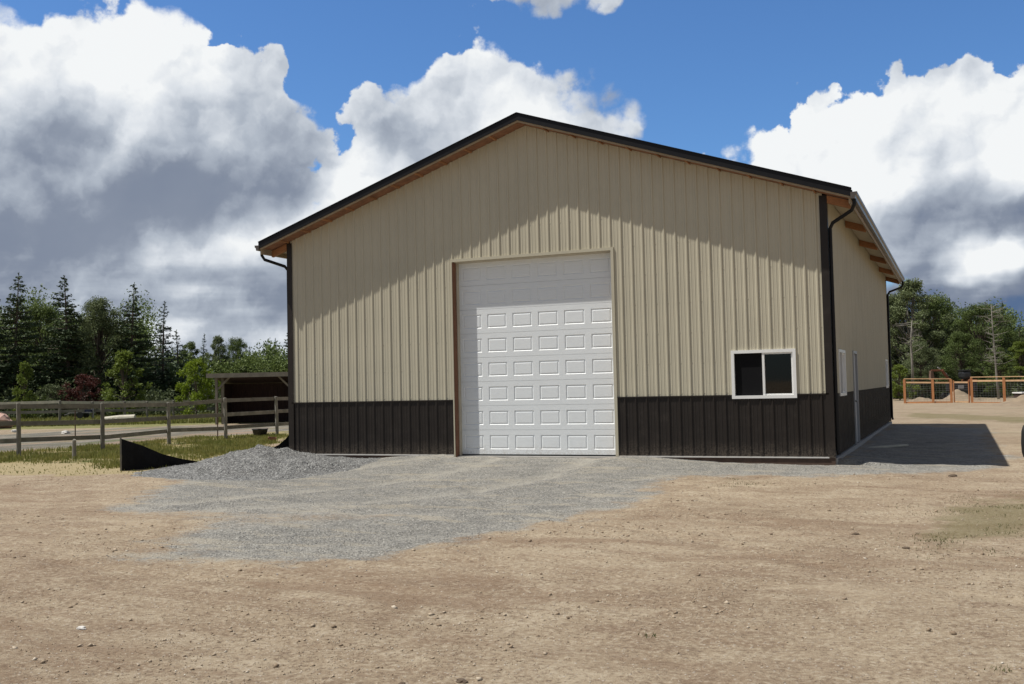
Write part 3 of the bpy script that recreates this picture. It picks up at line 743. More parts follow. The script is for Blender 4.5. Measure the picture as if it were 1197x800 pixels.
def downspout(x, s, yg, yw):
    gx0 = (-OS if s < 0 else W+OS)+s*.055; z0 = roofz(-OS)-.03
    wx_ = x+s*.062
    pts = [(gx0, yg, z0), (gx0, yg, z0-.10), (gx0-s*.05, yg+(yw-yg)*.1, z0-.20), (wx_+s*.06, yw-(yw-yg)*.12, z0-.36), (wx_, yw, z0-.46), (wx_, yw, .15), (wx_+s*.02, yw, .06)]
    mb = MB(); mb.tube(pts, [.036]*len(pts), 8); mb.build('downspout', MT['black'], barn)
downspout(0, -1, -.28, .07); downspout(W, 1, -.36, .06); downspout(W, 1, L+.30, L-.06); 

# big door
door = MB()
LX0, LX1 = DX0+.03, DX1-.03
# opening trim: jambs, head
mb = MB(); mb.box(DX0-.05, DX0-.022, -.026, .004, -.05, DH+.05); mb.box(DX1-.012, DX1+.05, -.03, .004, -.05, DH+.05); mb.box(DX0-.022, DX1-.012, -.03, .004, DH-.012, DH+.05)
mb.build('door_opening_trim', MT['beige'], barn)
each('door_jamb', MT['jamb'], [(DX0-.022, DX0+.010, -.008, REC*.52, -.05, DH-.013), (DX1-.010, DX1+.03, .005, REC*.52, -.05, DH)])
mb = MB(); mb.box(DX0-.03, DX0+.030, REC*.53, REC+.02, -.05, DH); mb.box(DX1-.030, DX1+.03, REC*.53, REC+.02, -.05, DH); mb.box(DX0+.03, DX1-.03, .006, REC+.02, DH-.03, DH+.02)
mb.build('door_stop', MT['eave'], barn)
def door_section(z0, z1):
    mb = MB(); nc = 6; cw = (LX1-LX0)/nc; y0 = REC
    z0 += .0025; z1 -= .0025
    def q(a, b2, c, d): mb.face([a, b2, c, d])
    for i in range(nc):
        a0 = LX0+i*cw; a1 = a0+cw
        pw, ph = cw*.76, (z1-z0)*.58; cx_ = (a0+a1)/2; cz_ = (z0+z1)/2
        rings = [(a0, a1, z0, z1, y0)]
        for ins, dy in ((0, 0), (.014, .010), (.024, .010), (.042, .002)):
            rings.append((cx_-pw/2+ins, cx_+pw/2-ins, cz_-ph/2+ins, cz_+ph/2-ins, y0+dy))
        P_ = [[(r[0], r[4], r[2]), (r[1], r[4], r[2]), (r[1], r[4], r[3]), (r[0], r[4], r[3])] for r in rings]
        for A, B in zip(P_, P_[1:]):
            for e in range(4): q(A[e], A[(e+1)%4], B[(e+1)%4], B[e])
        mb.face(P_[-1])
    # grooves near the joints: the rolled edges
    q((LX0, y0, z1), (LX1, y0, z1), (LX1, y0+.012, z1+.002), (LX0, y0+.012, z1+.002))
    q((LX0, y0+.012, z0-.002), (LX1, y0+.012, z0-.002), (LX1, y0, z0), (LX0, y0, z0))
    return mb
gd = MB(); gd.box(LX0, LX1, REC+.014, REC+.05, .0, DH-.01)
gdo = gd.build('garage_door', MT['doorwhite'], barn)
for i in range(8):
    o = door_section(.02+i*(DH-.03)/8, .02+(i+1)*(DH-.03)/8).build('door_section', MT['doorwhite'], gdo)
    o.parent = gdo; o.location = (0, 0, 0)
ws = MB(); ws.box(LX0, LX1, REC-.006, REC+.012, -.03, .018); o = ws.build('bottom_seal', MT['rubber'], gdo); o.location = (0,0,0)

def slider_window(x0, x1, z0, z1, mp):
    """mp(s, out, z): out positive outward"""
    fw = .048
    def bx(mb, s0, s1, o0, o1, a, b2):
        pts = [mp(s, o, z) for z in (a, b2) for (s, o) in ((s0, o0), (s1, o0), (s1, o1), (s0, o1))]
        mb.hexa(pts)
    mb = MB()
    bx(mb, x0-.012, x0+fw, -.06, .034, z0-.012, z1+.012); bx(mb, x1-fw, x1+.012, -.06, .034, z0-.012, z1+.012)
    bx(mb, x0+fw, x1-fw, -.06, .034, z1-fw, z1+.012); bx(mb, x0+fw, x1-fw, -.06, .034, z0-.012, z0+fw)
    win = mb.build('window', MT['white'], barn)
    mb = MB(); bx(mb, x0+fw+.001, x1-fw-.001, -.045, -.040, z0+fw+.001, z1-fw-.001); g = mb.build('pane', MT['glass'], win); g.location = (0,0,0)
    xm = (x0+x1)/2
    mb = MB(); bx(mb, xm-.02, xm+.022, -.038, .022, z0+fw+.001, z1-fw-.001); 
    bx(mb, xm+.022, x1-fw-.001, -.038, .006, z0+fw+.001, z0+fw+.03); bx(mb, xm+.022, x1-fw-.001, -.038, .006, z1-fw-.03, z1-fw-.001)
    bx(mb, x1-fw-.03, x1-fw-.001, -.038, .006, z0+fw+.031, z1-fw-.031)
    g = mb.build('sash', MT['white'], win); g.location = (0,0,0)
    mb = MB(); bx(mb, x0+fw+.001, xm-.021, -.036, -.034, z0+fw+.001, z1-fw-.001); g = mb.build('insect_screen', MT['screen'], win); g.location = (0,0,0)
    return win
slider_window(WX0, WX1, WZ0, WZ1, lambda s, o, z: (s, -o, z))
for a, b2, c, d in SW: slider_window(a, b2, c, d, lambda s, o, z: (W+o, s, z))
# side door
mb = MB()
for a, b2, c, d in ((SD0-.01, SD0+.05, .0, 2.13), (SD1-.05, SD1+.01, .0, 2.13)): mb.box(W-.08, W+.034, a, b2, c, d)
mb.box(W-.08, W+.034, SD0+.05, SD1-.05, 2.07, 2.13)
fo = mb.build('side_door', MT['mandoor'], barn)
mb = MB(); mb.box(W-.05, W-.01, SD0+.052, SD1-.052, .02, 2.068)
o = mb.build('door_leaf', MT['mandoor'], fo); o.location = (0,0,0)
mb = MB(); mb.tube([(W-.01, SD0+.12, .98), (W+.05, SD0+.12, .98)], .012, 8); mb.tube([(W+.03, SD0+.12, .98), (W+.055, SD0+.12, .98), (W+.075, SD0+.12, .98)], [.02,.03,.02], 10)
o = mb.build('handle', MT['wire'], fo, smooth=True); o.location = (0,0,0)

# ------------------------------------------------------------------ gravel pile, silt fabric
def pile(name, c, ax, ay, h, mat, label, cat, ang=0, seed=1, n=90, rough=.06, ext=2.6, tail=None, sharp=1.3):
    a = np.linspace(-ext, ext, n); A, B = np.meshgrid(a, a)
    ca, sa = math.cos(ang), math.sin(ang)
    X = c[0] + (A*ax)*ca - (B*ay)*sa; Y = c[1] + (A*ax)*sa + (B*ay)*ca
    rr = np.sqrt(A*A+B*B); prof = np.exp(-(rr/1.0)**sharp*1.0)
    H = h*prof
    if tail is not None:
        for (tx, ty, tr, th) in tail: H = np.maximum(H, th*np.exp(-((np.hypot(X-tx, Y-ty))/tr)**1.6)) + 0.25*np.minimum(H, th*np.exp(-((np.hypot(X-tx, Y-ty))/tr)**1.6))
    H = H*np.clip((ext-np.maximum(np.abs(A), np.abs(B)))/(ext*.35), 0, 1)
    H = H*(1+(fbm(X*3, Y*3, 4, seed)-.5)*rough*8) + (fbm(X*7, Y*7, 3, seed+3)-.5)*rough*np.clip(H/h*3, 0, 1)
    Z = gheight(X, Y) + H - .05*1.0
    v = np.stack([X.ravel()-c[0], Y.ravel()-c[1], Z.ravel()-c[2]], 1)
    i = np.arange(n-1)[None, :] + np.arange(n-1)[:, None]*n
    f = np.stack([i, i+1, i+1+n, i+n], -1).reshape(-1, 4)
    me = np_mesh(name, v, f, [mat], smooth=True)
    o = link_mesh(name, me, None, tuple(c)); tag(o, label, cat); return o, (X, Y, Z)
def gravel_mat():
    m, w, out = newmat('gravel_pile_rock')
    pos = w.n('ShaderNodeTexCoord').outputs['Object']
    gv = w.n('ShaderNodeTexVoronoi'); w.put(gv.inputs['Vector'], pos); gv.inputs['Scale'].default_value = 40
    gs = w.n('ShaderNodeSeparateColor'); w.put(gs.inputs[0], gv.outputs['Color']); mid = w.noise(pos, 2.3, 5, .6)
    gcol = w.ramp(gs.outputs[0], [(0, (0.10,0.10,0.098)), (.45, (0.19,0.19,0.185)), (.8, (0.27,0.27,0.262)), (1, (0.40,0.40,0.38))])
    gcol = w.mix(w.m('MULTIPLY', w.sstep(mid, .5, .7), .35), gcol, (0.12,0.115,0.11))
    b = w.n('ShaderNodeBsdfPrincipled'); w.put(b.inputs['Base Color'], gcol); b.inputs['Roughness'].default_value = .95; b.inputs['Specular IOR Level'].default_value = .15
    bn = w.n('ShaderNodeBump'); bn.inputs['Strength'].default_value = .9; bn.inputs['Distance'].default_value = .03
    w.put(bn.inputs['Height'], w.m('ADD', w.m('MULTIPLY', gv.outputs['Distance'], -1.0), w.noise(pos, 12, 5, .6))); w.put(b.inputs['Normal'], bn.outputs[0])
    w.nt.links.new(b.outputs[0], out.inputs[0]); return m
MT['gravelpile'] = gravel_mat()
pc = ground_at(306, 23.0); t1 = ground_at(272, 20.9); t2 = ground_at(348, 21.6); t3 = ground_at(240, 19.6)
gpile, pg = pile('gravel_pile', (pc[0], pc[1], GZ), 1.3, 1.35, .47, MT['gravelpile'], 'low heap of dark grey crushed gravel against the left front corner of the barn', 'gravel heap', seed=4, n=130, rough=.085,
     tail=[(t1[0], t1[1], 1.5, .27), (t2[0], t2[1], 1.5, .22), (t3[0], t3[1], 1.3, .13)])
X, Y, Z = pg; r = np.random.default_rng(9); idx = r.integers(0, X.size, 24000)
px_ = X.ravel()[idx]+r.normal(0, .03, len(idx)); py_ = Y.ravel()[idx]+r.normal(0, .03, len(idx)); pz_ = Z.ravel()[idx]
kk = pz_ > gheight(px_, py_)+.01
RR = r.uniform(.005, .013, kk.sum())
tag(link_mesh('pile_stones', rock_cloud('pile_stones', np.stack([px_[kk], py_[kk], pz_[kk]+RR*.3], 1), RR, MT['crushed'], seed=8, flat=.8), gpile), kind='stuff')

def fabric(name, top, bot, label, nu=40, nv=10, folds=.03):
    """top and bot: lists of world points along the run"""
    def samp(P, t):
        P = np.array(P); s = t*(len(P)-1); i = min(int(s), len(P)-2); return P[i]*(1-(s-i)) + P[i+1]*(s-i)
    v = []; th = .004
    run = samp(bot, 1)-samp(bot, 0); nrm = np.array([run[1], -run[0], 0]); nrm /= np.linalg.norm(nrm)
    for side in (0, 1):
        for a in range(nu+1):
            t = a/nu; T = samp(top, t); B = samp(bot, t)
            for b2 in range(nv+1):
                u = b2/nv; p = B*(1-u)+T*u
                p = p + nrm*(math.sin(t*19+u*2)*folds*math.sin(math.pi*min(1, u+.15)) + math.sin(t*47+1)*folds*.3) + nrm*th*side
                v.append(p)
    f = []; n1 = (nu+1)*(nv+1)
    for side in (0, 1):
        for a in range(nu):
            for b2 in range(nv):
                q = side*n1+a*(nv+1)+b2; f.append((q, q+nv+1, q+nv+2, q+1))
    c = samp(bot, 0); e = empty(name, tuple(c), label, 'silt fence', 'black silt fence pieces by the gravel heap')
    me = np_mesh('fabric', np.array(v)-c, np.array(f), [MT['fabric']], smooth=True); link_mesh('fabric', me, e, (0,0,0))
    return e, c
A0 = at(142, 549, 22.7); A1 = at(236, 542, 24.0)
top = [at(141.5, 513, 22.7), at(165, 520.5, 23.0), at(190, 531, 23.3), at(212, 536.5, 23.7), at(237, 540.5, 24.0)]
bot = [at(142, 552, 22.7), at(165, 553, 23.0), at(190, 549, 23.3), at(212, 545, 23.7), at(237, 543.5, 24.0)]
e, c = fabric('silt_fence', top, bot, 'sagging black fabric sheet tapering to the right, in the grass left of the gravel heap')
mb = MB(); a = at(141, 511, 22.68); b2 = at(141.5, 556, 22.68); mb.bar(b2, a, .035, .035); mb.build('stake', MT['oldwood'], e)
top = [at(318, 524, 24.6), at(326, 520, 24.7), at(333, 514, 24.8), at(339, 507.5, 24.9)]
bot = [at(318, 527, 24.6), at(326, 534, 24.7), at(333, 539, 24.8), at(339, 541, 24.9)]
e, c = fabric('silt_fence', top, bot, 'short black fabric piece between the gravel heap and the dark barn corner', folds=.012)
mb = MB(); a = at(339.5, 506, 25.0); b2 = at(339.5, 540, 25.0); mb.bar(b2, a, .035, .035); mb.build('stake', MT['oldwood'], e)

# ------------------------------------------------------------------ fences
def wob(a, k): return (random.random()-.5)*k
def rail_fence(name, posts, label, rails, mat, pw=.115, rw=.13, rt=.04, group=None, light=None):
    """posts: list of (x, y, z0, height)"""
    e = empty(name, posts[0][:3], label, 'fence', group)
    for (x, y, z, h) in posts:
        mb = MB(); lx, ly = wob(0, .05), wob(0, .05)
        mb.tube([(x, y, z-.3), (x+lx*.3, y+ly*.3, z+h*.5), (x+lx, y+ly, z+h-.02), (x+lx, y+ly, z+h)], [pw*.56, pw*.54, pw*.5, pw*.36], 9)
        mb.build('post', mat, e, smooth=False)
    for fr in rails:
        for (a, b2) in zip(posts, posts[1:]):
            mb = MB(); dx, dy = b2[0]-a[0], b2[1]-a[1]; l = math.hypot(dx, dy); nx_, ny_ = dy/l, -dx/l
            o = pw*.5+rt/2+.005
            sgn = 1 if (nx_*(CX-a[0])+ny_*(CY-a[1])) > 0 else -1
            pa = (a[0]+nx_*o*sgn*-1, a[1]+ny_*o*sgn*-1, a[2]+a[3]*fr+wob(0,.04)); pb = (b2[0]+nx_*o*sgn*-1, b2[1]+ny_*o*sgn*-1, b2[2]+b2[3]*fr+wob(0,.04))
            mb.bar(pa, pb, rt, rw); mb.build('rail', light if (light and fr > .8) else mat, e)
    return e
def P_(px, ytop, ybot, depth):
    b = at(px, ybot, depth); t = at(px, ytop, depth); return (b[0], b[1], b[2], t[2]-b[2])
posts = [P_(-78, 474, 536, 28.4), P_(22, 471, 531, 29.5), P_(120, 471, 527, 31.4), P_(197.6, 470.3, 516.5, 34.6), P_(264, 465, 513.6, 36.6), P_(324, 463.5, 508, 39.2), P_(378, 462, 504, 41.5)]
rail_fence('rail_fence', posts, 'weathered grey three rail fence from the left edge past the gravel heap to the barn', [.27, .60, .93], MT['oldwood'])
posts = [P_(-60, 472, 494, 62), P_(70, 468.5, 492, 62), P_(108.5, 469.5, 489, 64), P_(146, 469, 489, 65), P_(172, 469, 488, 66), P_(203, 468, 488, 67), P_(252, 466, 487, 68)]
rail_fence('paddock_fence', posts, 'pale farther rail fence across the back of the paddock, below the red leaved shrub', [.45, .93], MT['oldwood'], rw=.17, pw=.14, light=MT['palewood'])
p = P_(86.8, 514, 535, 27.6); e = empty('fence_stub', p[:3], 'short grey wooden stub post in the grass before the second bay of the rail fence', 'post')
mb = MB(); mb.tube([(p[0],p[1],p[2]-.2),(p[0],p[1],p[2]+p[3]-.03),(p[0]+.02,p[1],p[2]+p[3])], [.055,.05,.035], 8); mb.build('post', MT['oldwood'], e)
p = P_(88, 480, 517, 32.5)
mb = MB(); mb.bar((p[0],p[1],p[2]-.2),(p[0],p[1],p[2]+p[3]),.04,.008); mb.bar((p[0],p[1],p[2]-.2),(p[0],p[1],p[2]+p[3]),.008,.04)
tag(mb.build('metal_stake', MT['rust']), 'thin rusty metal stake standing behind the stub post at the left fence', 'stake')
p = P_(254.5, 466, 512, 37.2)
mb = MB(); mb.bar((p[0],p[1],p[2]-.2),(p[0],p[1],p[2]+p[3]),.045,.008); mb.bar((p[0],p[1],p[2]-.2),(p[0],p[1],p[2]+p[3]),.008,.045)
tag(mb.build('metal_stake', MT['rust']), 'thin rusty metal stake beside the fence post in front of the shed corner', 'stake')

# ------------------------------------------------------------------ open shed
def shed():
    a = at(250.5, 497, 54.5); b2 = at(352, 493, 54.5)
    u = np.array([b2[0]-a[0], b2[1]-a[1]]); wid = np.linalg.norm(u)*1.25; u /= np.linalg.norm(u); v = np.array([-u[1], u[0]])
    if v@FX[:2] < 0: v = -v
    z0 = GZ; H = 2.62; dep = 3.2; Hb = 2.15
    def p(s, t, z): return (a[0]+u[0]*s+v[0]*t, a[1]+u[1]*s+v[1]*t, z0+z)
    e = empty('shed', (a[0], a[1], z0), 'open fronted dark wooden shelter with a flat pale roof edge, half hidden by the barn', 'shed')
    def bx(mb, s0, s1, t0, t1, za, zb_): 
        mb.hexa([p(s0,t0,za),p(s1,t0,za),p(s1,t1,za),p(s0,t1,za),p(s0,t0,zb_),p(s1,t0,zb_),p(s1,t1,zb_),p(s0,t1,zb_)])
    sm = float((np.array(at(341, 493, 54.5))-a)[:2]@u)
    for s in (.12, .38, sm, wid-.12):
        mb = MB(); bx(mb, s-.065, s+.065, .0 if s != .38 else .25, .13 if s != .38 else .38, -.2, H-.14); mb.build('post', MT['shedroof'], e)
    for s, d in ((.19, 1), (sm-.07, -1)):
        mb = MB(); mb.bar(p(s, .065, H-.75), p(s+d*.62, .065, H-.14), .05, .09); mb.build('brace', MT['shedroof'], e)
    mb = MB(); bx(mb, .05, wid-.05, dep-.04, dep, -.1, Hb); bx(mb, wid-.06, wid-.02, .2, dep-.05, -.1, Hb); 
    k = 0
    while k*.2 < wid-.1: bx(mb, .05+k*.2, .05+k*.2+.17, dep-.06, dep-.041, -.1, Hb-.01); k += 1
    mb.build('wall', MT['shedwood'], e)
    mb = MB(); bx(mb, .03, .07, 1.2, dep-.05, -.1, Hb); mb.build('wall', MT['shedwood'], e)
    mb = MB(); mb.hexa([p(-.28,-.35,H+.0),p(wid+.2,-.35,H+.0),p(wid+.2,dep+.2,Hb),p(-.28,dep+.2,Hb),p(-.28,-.35,H+.05),p(wid+.2,-.35,H+.05),p(wid+.2,dep+.2,Hb+.05),p(-.28,dep+.2,Hb+.05)])
    mb.build('roof', MT['shedwood'], e)
    mb = MB(); bx(mb, -.3, wid+.2, -.39, -.352, H-.16, H+.07); mb.build('roof_board', MT['shedroof'], e)
shed()

# ------------------------------------------------------------------ small things on the left
def lathe_obj(name, prof, n, mat, loc, label, cat, tilt=(0,0,0), smooth=True):
    mb = MB()
    for (r_, z) in prof:
        for k in range(n): t = 2*math.pi*k/n; mb.v.append((r_*math.cos(t), r_*math.sin(t), z))
    for j in range(len(prof)-1):
        for k in range(n): mb.f.append((j*n+k, j*n+(k+1)%n, (j+1)*n+(k+1)%n, (j+1)*n+k))
    o = mb.build(name, mat, None, smooth=smooth); o.location = loc; o.rotation_euler = tilt; return tag(o, label, cat)
c = at(304, 508.5, 38.6)
lathe_obj('rubber_tub', [(.0,.02),(.24,.02),(.28,.20),(.31,.235),(.30,.25),(.27,.24),(.23,.05),(.0,.05)], 24, MT['rubber'], (c[0], c[1], c[2]-.02), 'low round black rubber tub in the grass beyond the fence, below the shed', 'tub')
c = at(318, 516, 34.5)
mb = MB(); 
for (x0,x1,y0,y1,z0,z1) in ((-.13,.13,-.1,-.085,0,.13),(-.13,.13,.085,.1,0,.13),(-.13,-.115,-.085,.085,0,.13),(.115,.13,-.085,.085,0,.13),(-.115,.115,-.085,.085,0,.015)): mb.box(x0,x1,y0,y1,z0,z1)
o = mb.build('wooden_box', MT['jamb']); o.location = c; o.rotation_euler = (0.12,0.1,.5); tag(o, 'small brown open box lying in the grass next to the black silt fabric', 'box')
def rock(name, c, r_, mat, label, cat, seed=0, sc=(1,1,.6), group=None):
    bm = bmesh_ico(r_, 3, seed, sc); me = bpy.data.meshes.new(name); bm.to_mesh(me); bm.free(); me.materials.append(mat)
    o = link_mesh(name, me, None, tuple(c)); return tag(o, label, cat, group)
import bmesh
def bmesh_ico(r_, sub, seed, sc):
    bm = bmesh.new(); bmesh.ops.create_icosphere(bm, subdivisions=sub, radius=1)
    for v in bm.verts:
        n = mnoise.fractal(v.co*1.3+Vector((seed*7.1, seed*3.3, 0)), .8, 2, 4)
        d = 1+.35*n; v.co = Vector((v.co.x*sc[0], v.co.y*sc[1], v.co.z*sc[2]))*r_*d
    return bm
rock('boulder', at(76.5, 506, 46), .17, MT['lightstone'], 'small white stone on the grey lane, right of the first fence post', 'stone', 2)
rock('boulder', at(17, 504, 47), .12, MT['lightstone'], 'small white stone on the grey lane just left of the first fence post', 'stone', 5)
rock('rubble_heap', at(-3, 494, 56), .75, MT['pinkrubble'], 'pinkish rubble heap at the left edge of the paddock', 'rubble', 3, (1.2,1,.6))
# log
a = at(122, 491.5, 61); b2 = at(158, 488.5, 61)
mb = MB(); mb.tube([tuple(a), tuple((a+b2)/2+np.array([0,0,.02])), tuple(b2)], [.20,.21,.19], 12); tag(mb.build('log', MT['palewood'], smooth=False), 'pale peeled log lying in the field behind the fence', 'log')
# low cart
def cart():
    c = ground_at(97, 64); c[2] = at(97, 489, 64)[2]-.0
    e = empty('utility_trailer', tuple(c), 'small low trailer with a navy cover and pale frame in the field on the left', 'trailer')
    rx, ry = RX[0], RX[1]; n = math.hypot(rx, ry); u = Vector((rx/n, ry/n, 0)); v = Vector((-u.y, u.x, 0)); c = Vector(c)
    def bx(mb, s0, s1, t0, t1, z0, z1):
        mb.hexa([c+u*s+v*t+Vector((0,0,z)) for z in (z0, z1) for (s, t) in ((s0,t0),(s1,t0),(s1,t1),(s0,t1))])
    mb = MB(); bx(mb, -.75, .6, -.4, .4, .32, .38); mb.build('bed', MT['machinegrey'], e)
    mb = MB(); bx(mb, -.55, .55, -.36, .36, .381, .52); mb.build('cover', MT['navy'], e)
    mb = MB(); mb.bar(c+u*-.75+Vector((0,0,.35)), c+u*-1.15+Vector((0,0,.22)), .05, .05); mb.build('drawbar', MT['machinegrey'], e)
    mb = MB(); mb.bar(c+u*.62+Vector((0,0,.02)), c+u*.62+Vector((0,0,.75)), .05, .05); mb.build('end_post', MT['machinegrey'], e)
    for t in (-.45, .45):
        mb = MB(); q = c+v*t+Vector((0,0,.2)); mb.tube([q-v*.05, q+v*.05], .2, 16); mb.build('wheel', MT['rubber'], e)
cart()
# plank by the side door
a = np.array([12.46, 5.2, GZ+.03]); b2 = at(1049, 521, 24.2); b2[2] = GZ+.03
mb = MB(); bb = Vector((W+1.0, 5.95, GZ+.06)); mb.bar(Vector((W+.1, 4.55, GZ+.06)), bb, .14, .04); tag(mb.build('plank', MT['palewood']), 'pale plank lying on the shaded gravel by the side door', 'plank')
# dark dropped bits
for j, (px, py, s_, lb) in enumerate(((1114,556.5,.055,'dark flat clod at the right end of the gravel strip'),(1000,623,.03,'small black stone on the dirt below the barn window'),(1059,640,.028,'small black stone in the dirt near the weeds at right'),(540,793,.026,'brown stick-like clod at the bottom middle of the dirt'),(470,794,.016,'dark clod at the bottom edge, left of the middle'),(95,734-0,.03,'pale pebble on the dirt at lower left'))):
    c = gp(px, py); c[2] = gz(c[0], c[1])+s_*.2
    rock('stone', c, s_, MT['lightstone'] if 'pale' in lb else MT['clod'], lb, 'stone', j+11, (1.3,.8,.5))

# ------------------------------------------------------------------ right: cedar fence with wire, gate, machine, mounds
def cedar_fence():
    pts = [(1058,443,472,67.5),(1091,443,471.5,66.5),(1112.5,443,471.5,66),(1136.5,441,472,65),(1174.5,440.5,472.5,63),(1216,440,474,61.5),(1262,439,475,60)]
    Q = []
    for (px, yt, yb, d) in pts:
        b = at(px, yb, d); t = at(px, yt, d); Q.append((Vector(b), t[2]-b[2]))
    e = empty('wire_fence', tuple(Q[0][0]), 'new orange cedar fence with wire mesh panels in front of the right hand trees', 'fence')
    z = Vector((0, 0, 1))
    for j, (b, h) in enumerate(Q):
        mb = MB(); mb.bar(b-z*.3, b+z*(h-.03), .15, .15, up=(1,0,0)); mb.build('post', MT['cedar'], e)
    bays = [(0,1),(3,4),(4,5),(5,6)]
    for (i, j) in bays+[(1,2)]:
        a, ha = Q[i]; b, hb = Q[j]
        dn = (b-a).normalized()
        mb = MB(); mb.bar(a+z*(ha), b+z*(hb), .16, .045); mb.build('cap_rail', MT['cedarlight'], e)
        mb = MB(); mb.bar(a+z*(ha-.24)+dn*.08, b+z*(hb-.24)-dn*.08, .045, .10); mb.build('rail', MT['cedarlight'], e)
        mb = MB(); mb.bar(a+z*.06+dn*.08, b+z*.06-dn*.08, .045, .10); mb.build('rail', MT['cedar'], e)
        mb = MB(); za, zb_ = .11, ha-.29; k = 0
        while za+k*.14 < zb_: mb.bar(a+z*(za+k*.14)+dn*.08, b+z*(za+k*.14)-dn*.08, .008, .008); k += 1
        l = (b-a).length; k = 1
        while k*.2 < l-.1: q = a+dn*k*.2; mb.bar(q+z*za, q+z*zb_, .007, .007); k += 1
        mb.build('wire_mesh', MT['wire'], e)
    # gate between posts 2 and 3
    a, ha = Q[2]; b, hb = Q[3]; dn = (b-a).normalized(); l = (b-a).length
    g = empty('gate', tuple(a), 'narrow orange cedar gate in the wire fence, with a sand mound behind it', 'gate')
    s0, s1 = .13, l-.13
    for s in (s0+.05, s1-.05):
        mb = MB(); mb.bar(a+dn*s+z*.05, a+dn*s+z*(ha-.10), .09, .045, up=(dn.x, dn.y, 0)); mb.build('stile', MT['cedar'], g)
    for zz in (.1, ha-.22):
        mb = MB(); mb.bar(a+dn*(s0+.1)+z*zz, a+dn*(s1-.1)+z*zz, .04, .10); mb.build('gate_rail', MT['cedarlight'], g)
    mb = MB(); k = 0
    while .16+k*.14 < ha-.3: mb.bar(a+dn*(s0+.1)+z*(.16+k*.14), a+dn*(s1-.1)+z*(.16+k*.14), .008, .008); k += 1
    mb.build('wire_mesh', MT['wire'], g)
cedar_fence()
def sandmat(): return surf('sand_mound', (0.24,0.185,0.125), .95, var=.2, scale=2.5, bump=.6, bscale=8)
MT['sand'] = sandmat()
c = ground_at(1121, 70); pile('sand_mound', (c[0], c[1], GZ), 0.85, 0.8, .85, MT['sand'], 'tan sand mound seen through the cedar gate', 'sand mound', seed=21, n=50, ang=.5, sharp=1.5)
c = ground_at(1076, 70); pile('sand_mound', (c[0], c[1], GZ), 1.0, 1.0, .38, MT['sand'], 'small tan sand mound behind the first wire bay beside the barn', 'sand mound', seed=22, n=40, sharp=1.5)
c = ground_at(1200, 58); pile('sand_mound', (c[0], c[1], GZ), 1.1, 1.0, .62, MT['sand'], 'tan sand mound before the fence at the right edge', 'sand mound', seed=23, n=50, sharp=1.5)
def at_v(px, py, d): return Vector(at(px, py, d))
def excavator():
    d = 75; c = ground_at(1120, d)
    e = empty('excavator', tuple(c), 'small excavator with orange boom and black cab parked behind the cedar gate', 'excavator')
    u = Vector((RX[0], RX[1], 0)).normalized(); f = Vector((FX[0], FX[1], 0)).normalized(); z = Vector((0,0,1)); c = Vector(c)
    def bx(mb, s0, s1, t0, t1, z0, z1):
        mb.hexa([c+u*s+f*t+z*zz for zz in (z0, z1) for (s, t) in ((s0,t0),(s1,t0),(s1,t1),(s0,t1))])
    for t in (-.75, .45):
        mb = MB(); pr = [(-1.0,.25),(-.85,.02),(.85,.02),(1.0,.25),(.85,.5),(-.85,.5)]
        n = len(pr)
        for tt in (t, t+.32):
            for s, zz in pr: mb.v.append(tuple(c+u*s+f*tt+z*zz))
        for k in range(n): mb.f.append((k, (k+1)%n, n+(k+1)%n, n+k))
        mb.f.append(tuple(range(n))); mb.f.append(tuple(reversed(range(n, 2*n)))); mb.build('track', MT['rubber'], e)
    mb = MB(); bx(mb, -.6, 1.1, -.75, .75, .58, 1.2); mb.build('body', MT['machineblack'], e, bevel=.05)
    mb = MB(); bx(mb, .55, 1.15, -.7, .7, 1.21, 1.45); mb.build('engine_cover', MT['orange'], e, bevel=.06)
    mb = MB(); bx(mb, .18, .82, -.5, .45, 1.46, 2.05); mb.build('cab', MT['machineblack'], e, bevel=.18)
    mb = MB(); bx(mb, .2, .8, -.48, .43, 2.06, 2.14); mb.build('cab_roof', MT['machineblack'], e, bevel=.03)
    mb = MB(); bx(mb, -.3, .1, -.78, -.752, .8, 1.05); mb.build('side_plate', MT['machinegrey'], e)
    p0 = at_v(1113, 449, d); p1 = at_v(1101, 433, d); p2 = at_v(1088.5, 433.5, d); p3 = at_v(1089, 446, d)
    base = c+u*-.5+z*.9
    mb = MB(); mb.bar(base, p0, .16, .2, up=f); mb.bar(p0, p1, .15, .2, up=f); mb.build('boom', MT['orange'], e, bevel=.02)
    mb = MB(); mb.bar(p1+u*.12, p2, .13, .15, up=f); mb.build('stick', MT['orange'], e, bevel=.02)
    mb = MB(); mb.bar((p1+p0)/2+z*.2, p1-u*.3+z*.22, .07, .07); mb.build('hydraulic_ram', MT['machinegrey'], e)
    mb = MB(); q = [p2+u*.06, p2-u*.08, p3-u*.12+z*.1, p3+u*.03+z*.05, p3+u*.16+z*.2]; n = len(q)
    for o_ in (-.18, .18):
        for v in q: mb.v.append(tuple(v+f*o_))
    for k in range(n): mb.f.append((k, (k+1)%n, n+(k+1)%n, n+k))
    mb.f.append(tuple(range(n))); mb.f.append(tuple(reversed(range(n, 2*n)))); mb.build('bucket', MT['rust'], e)
excavator()
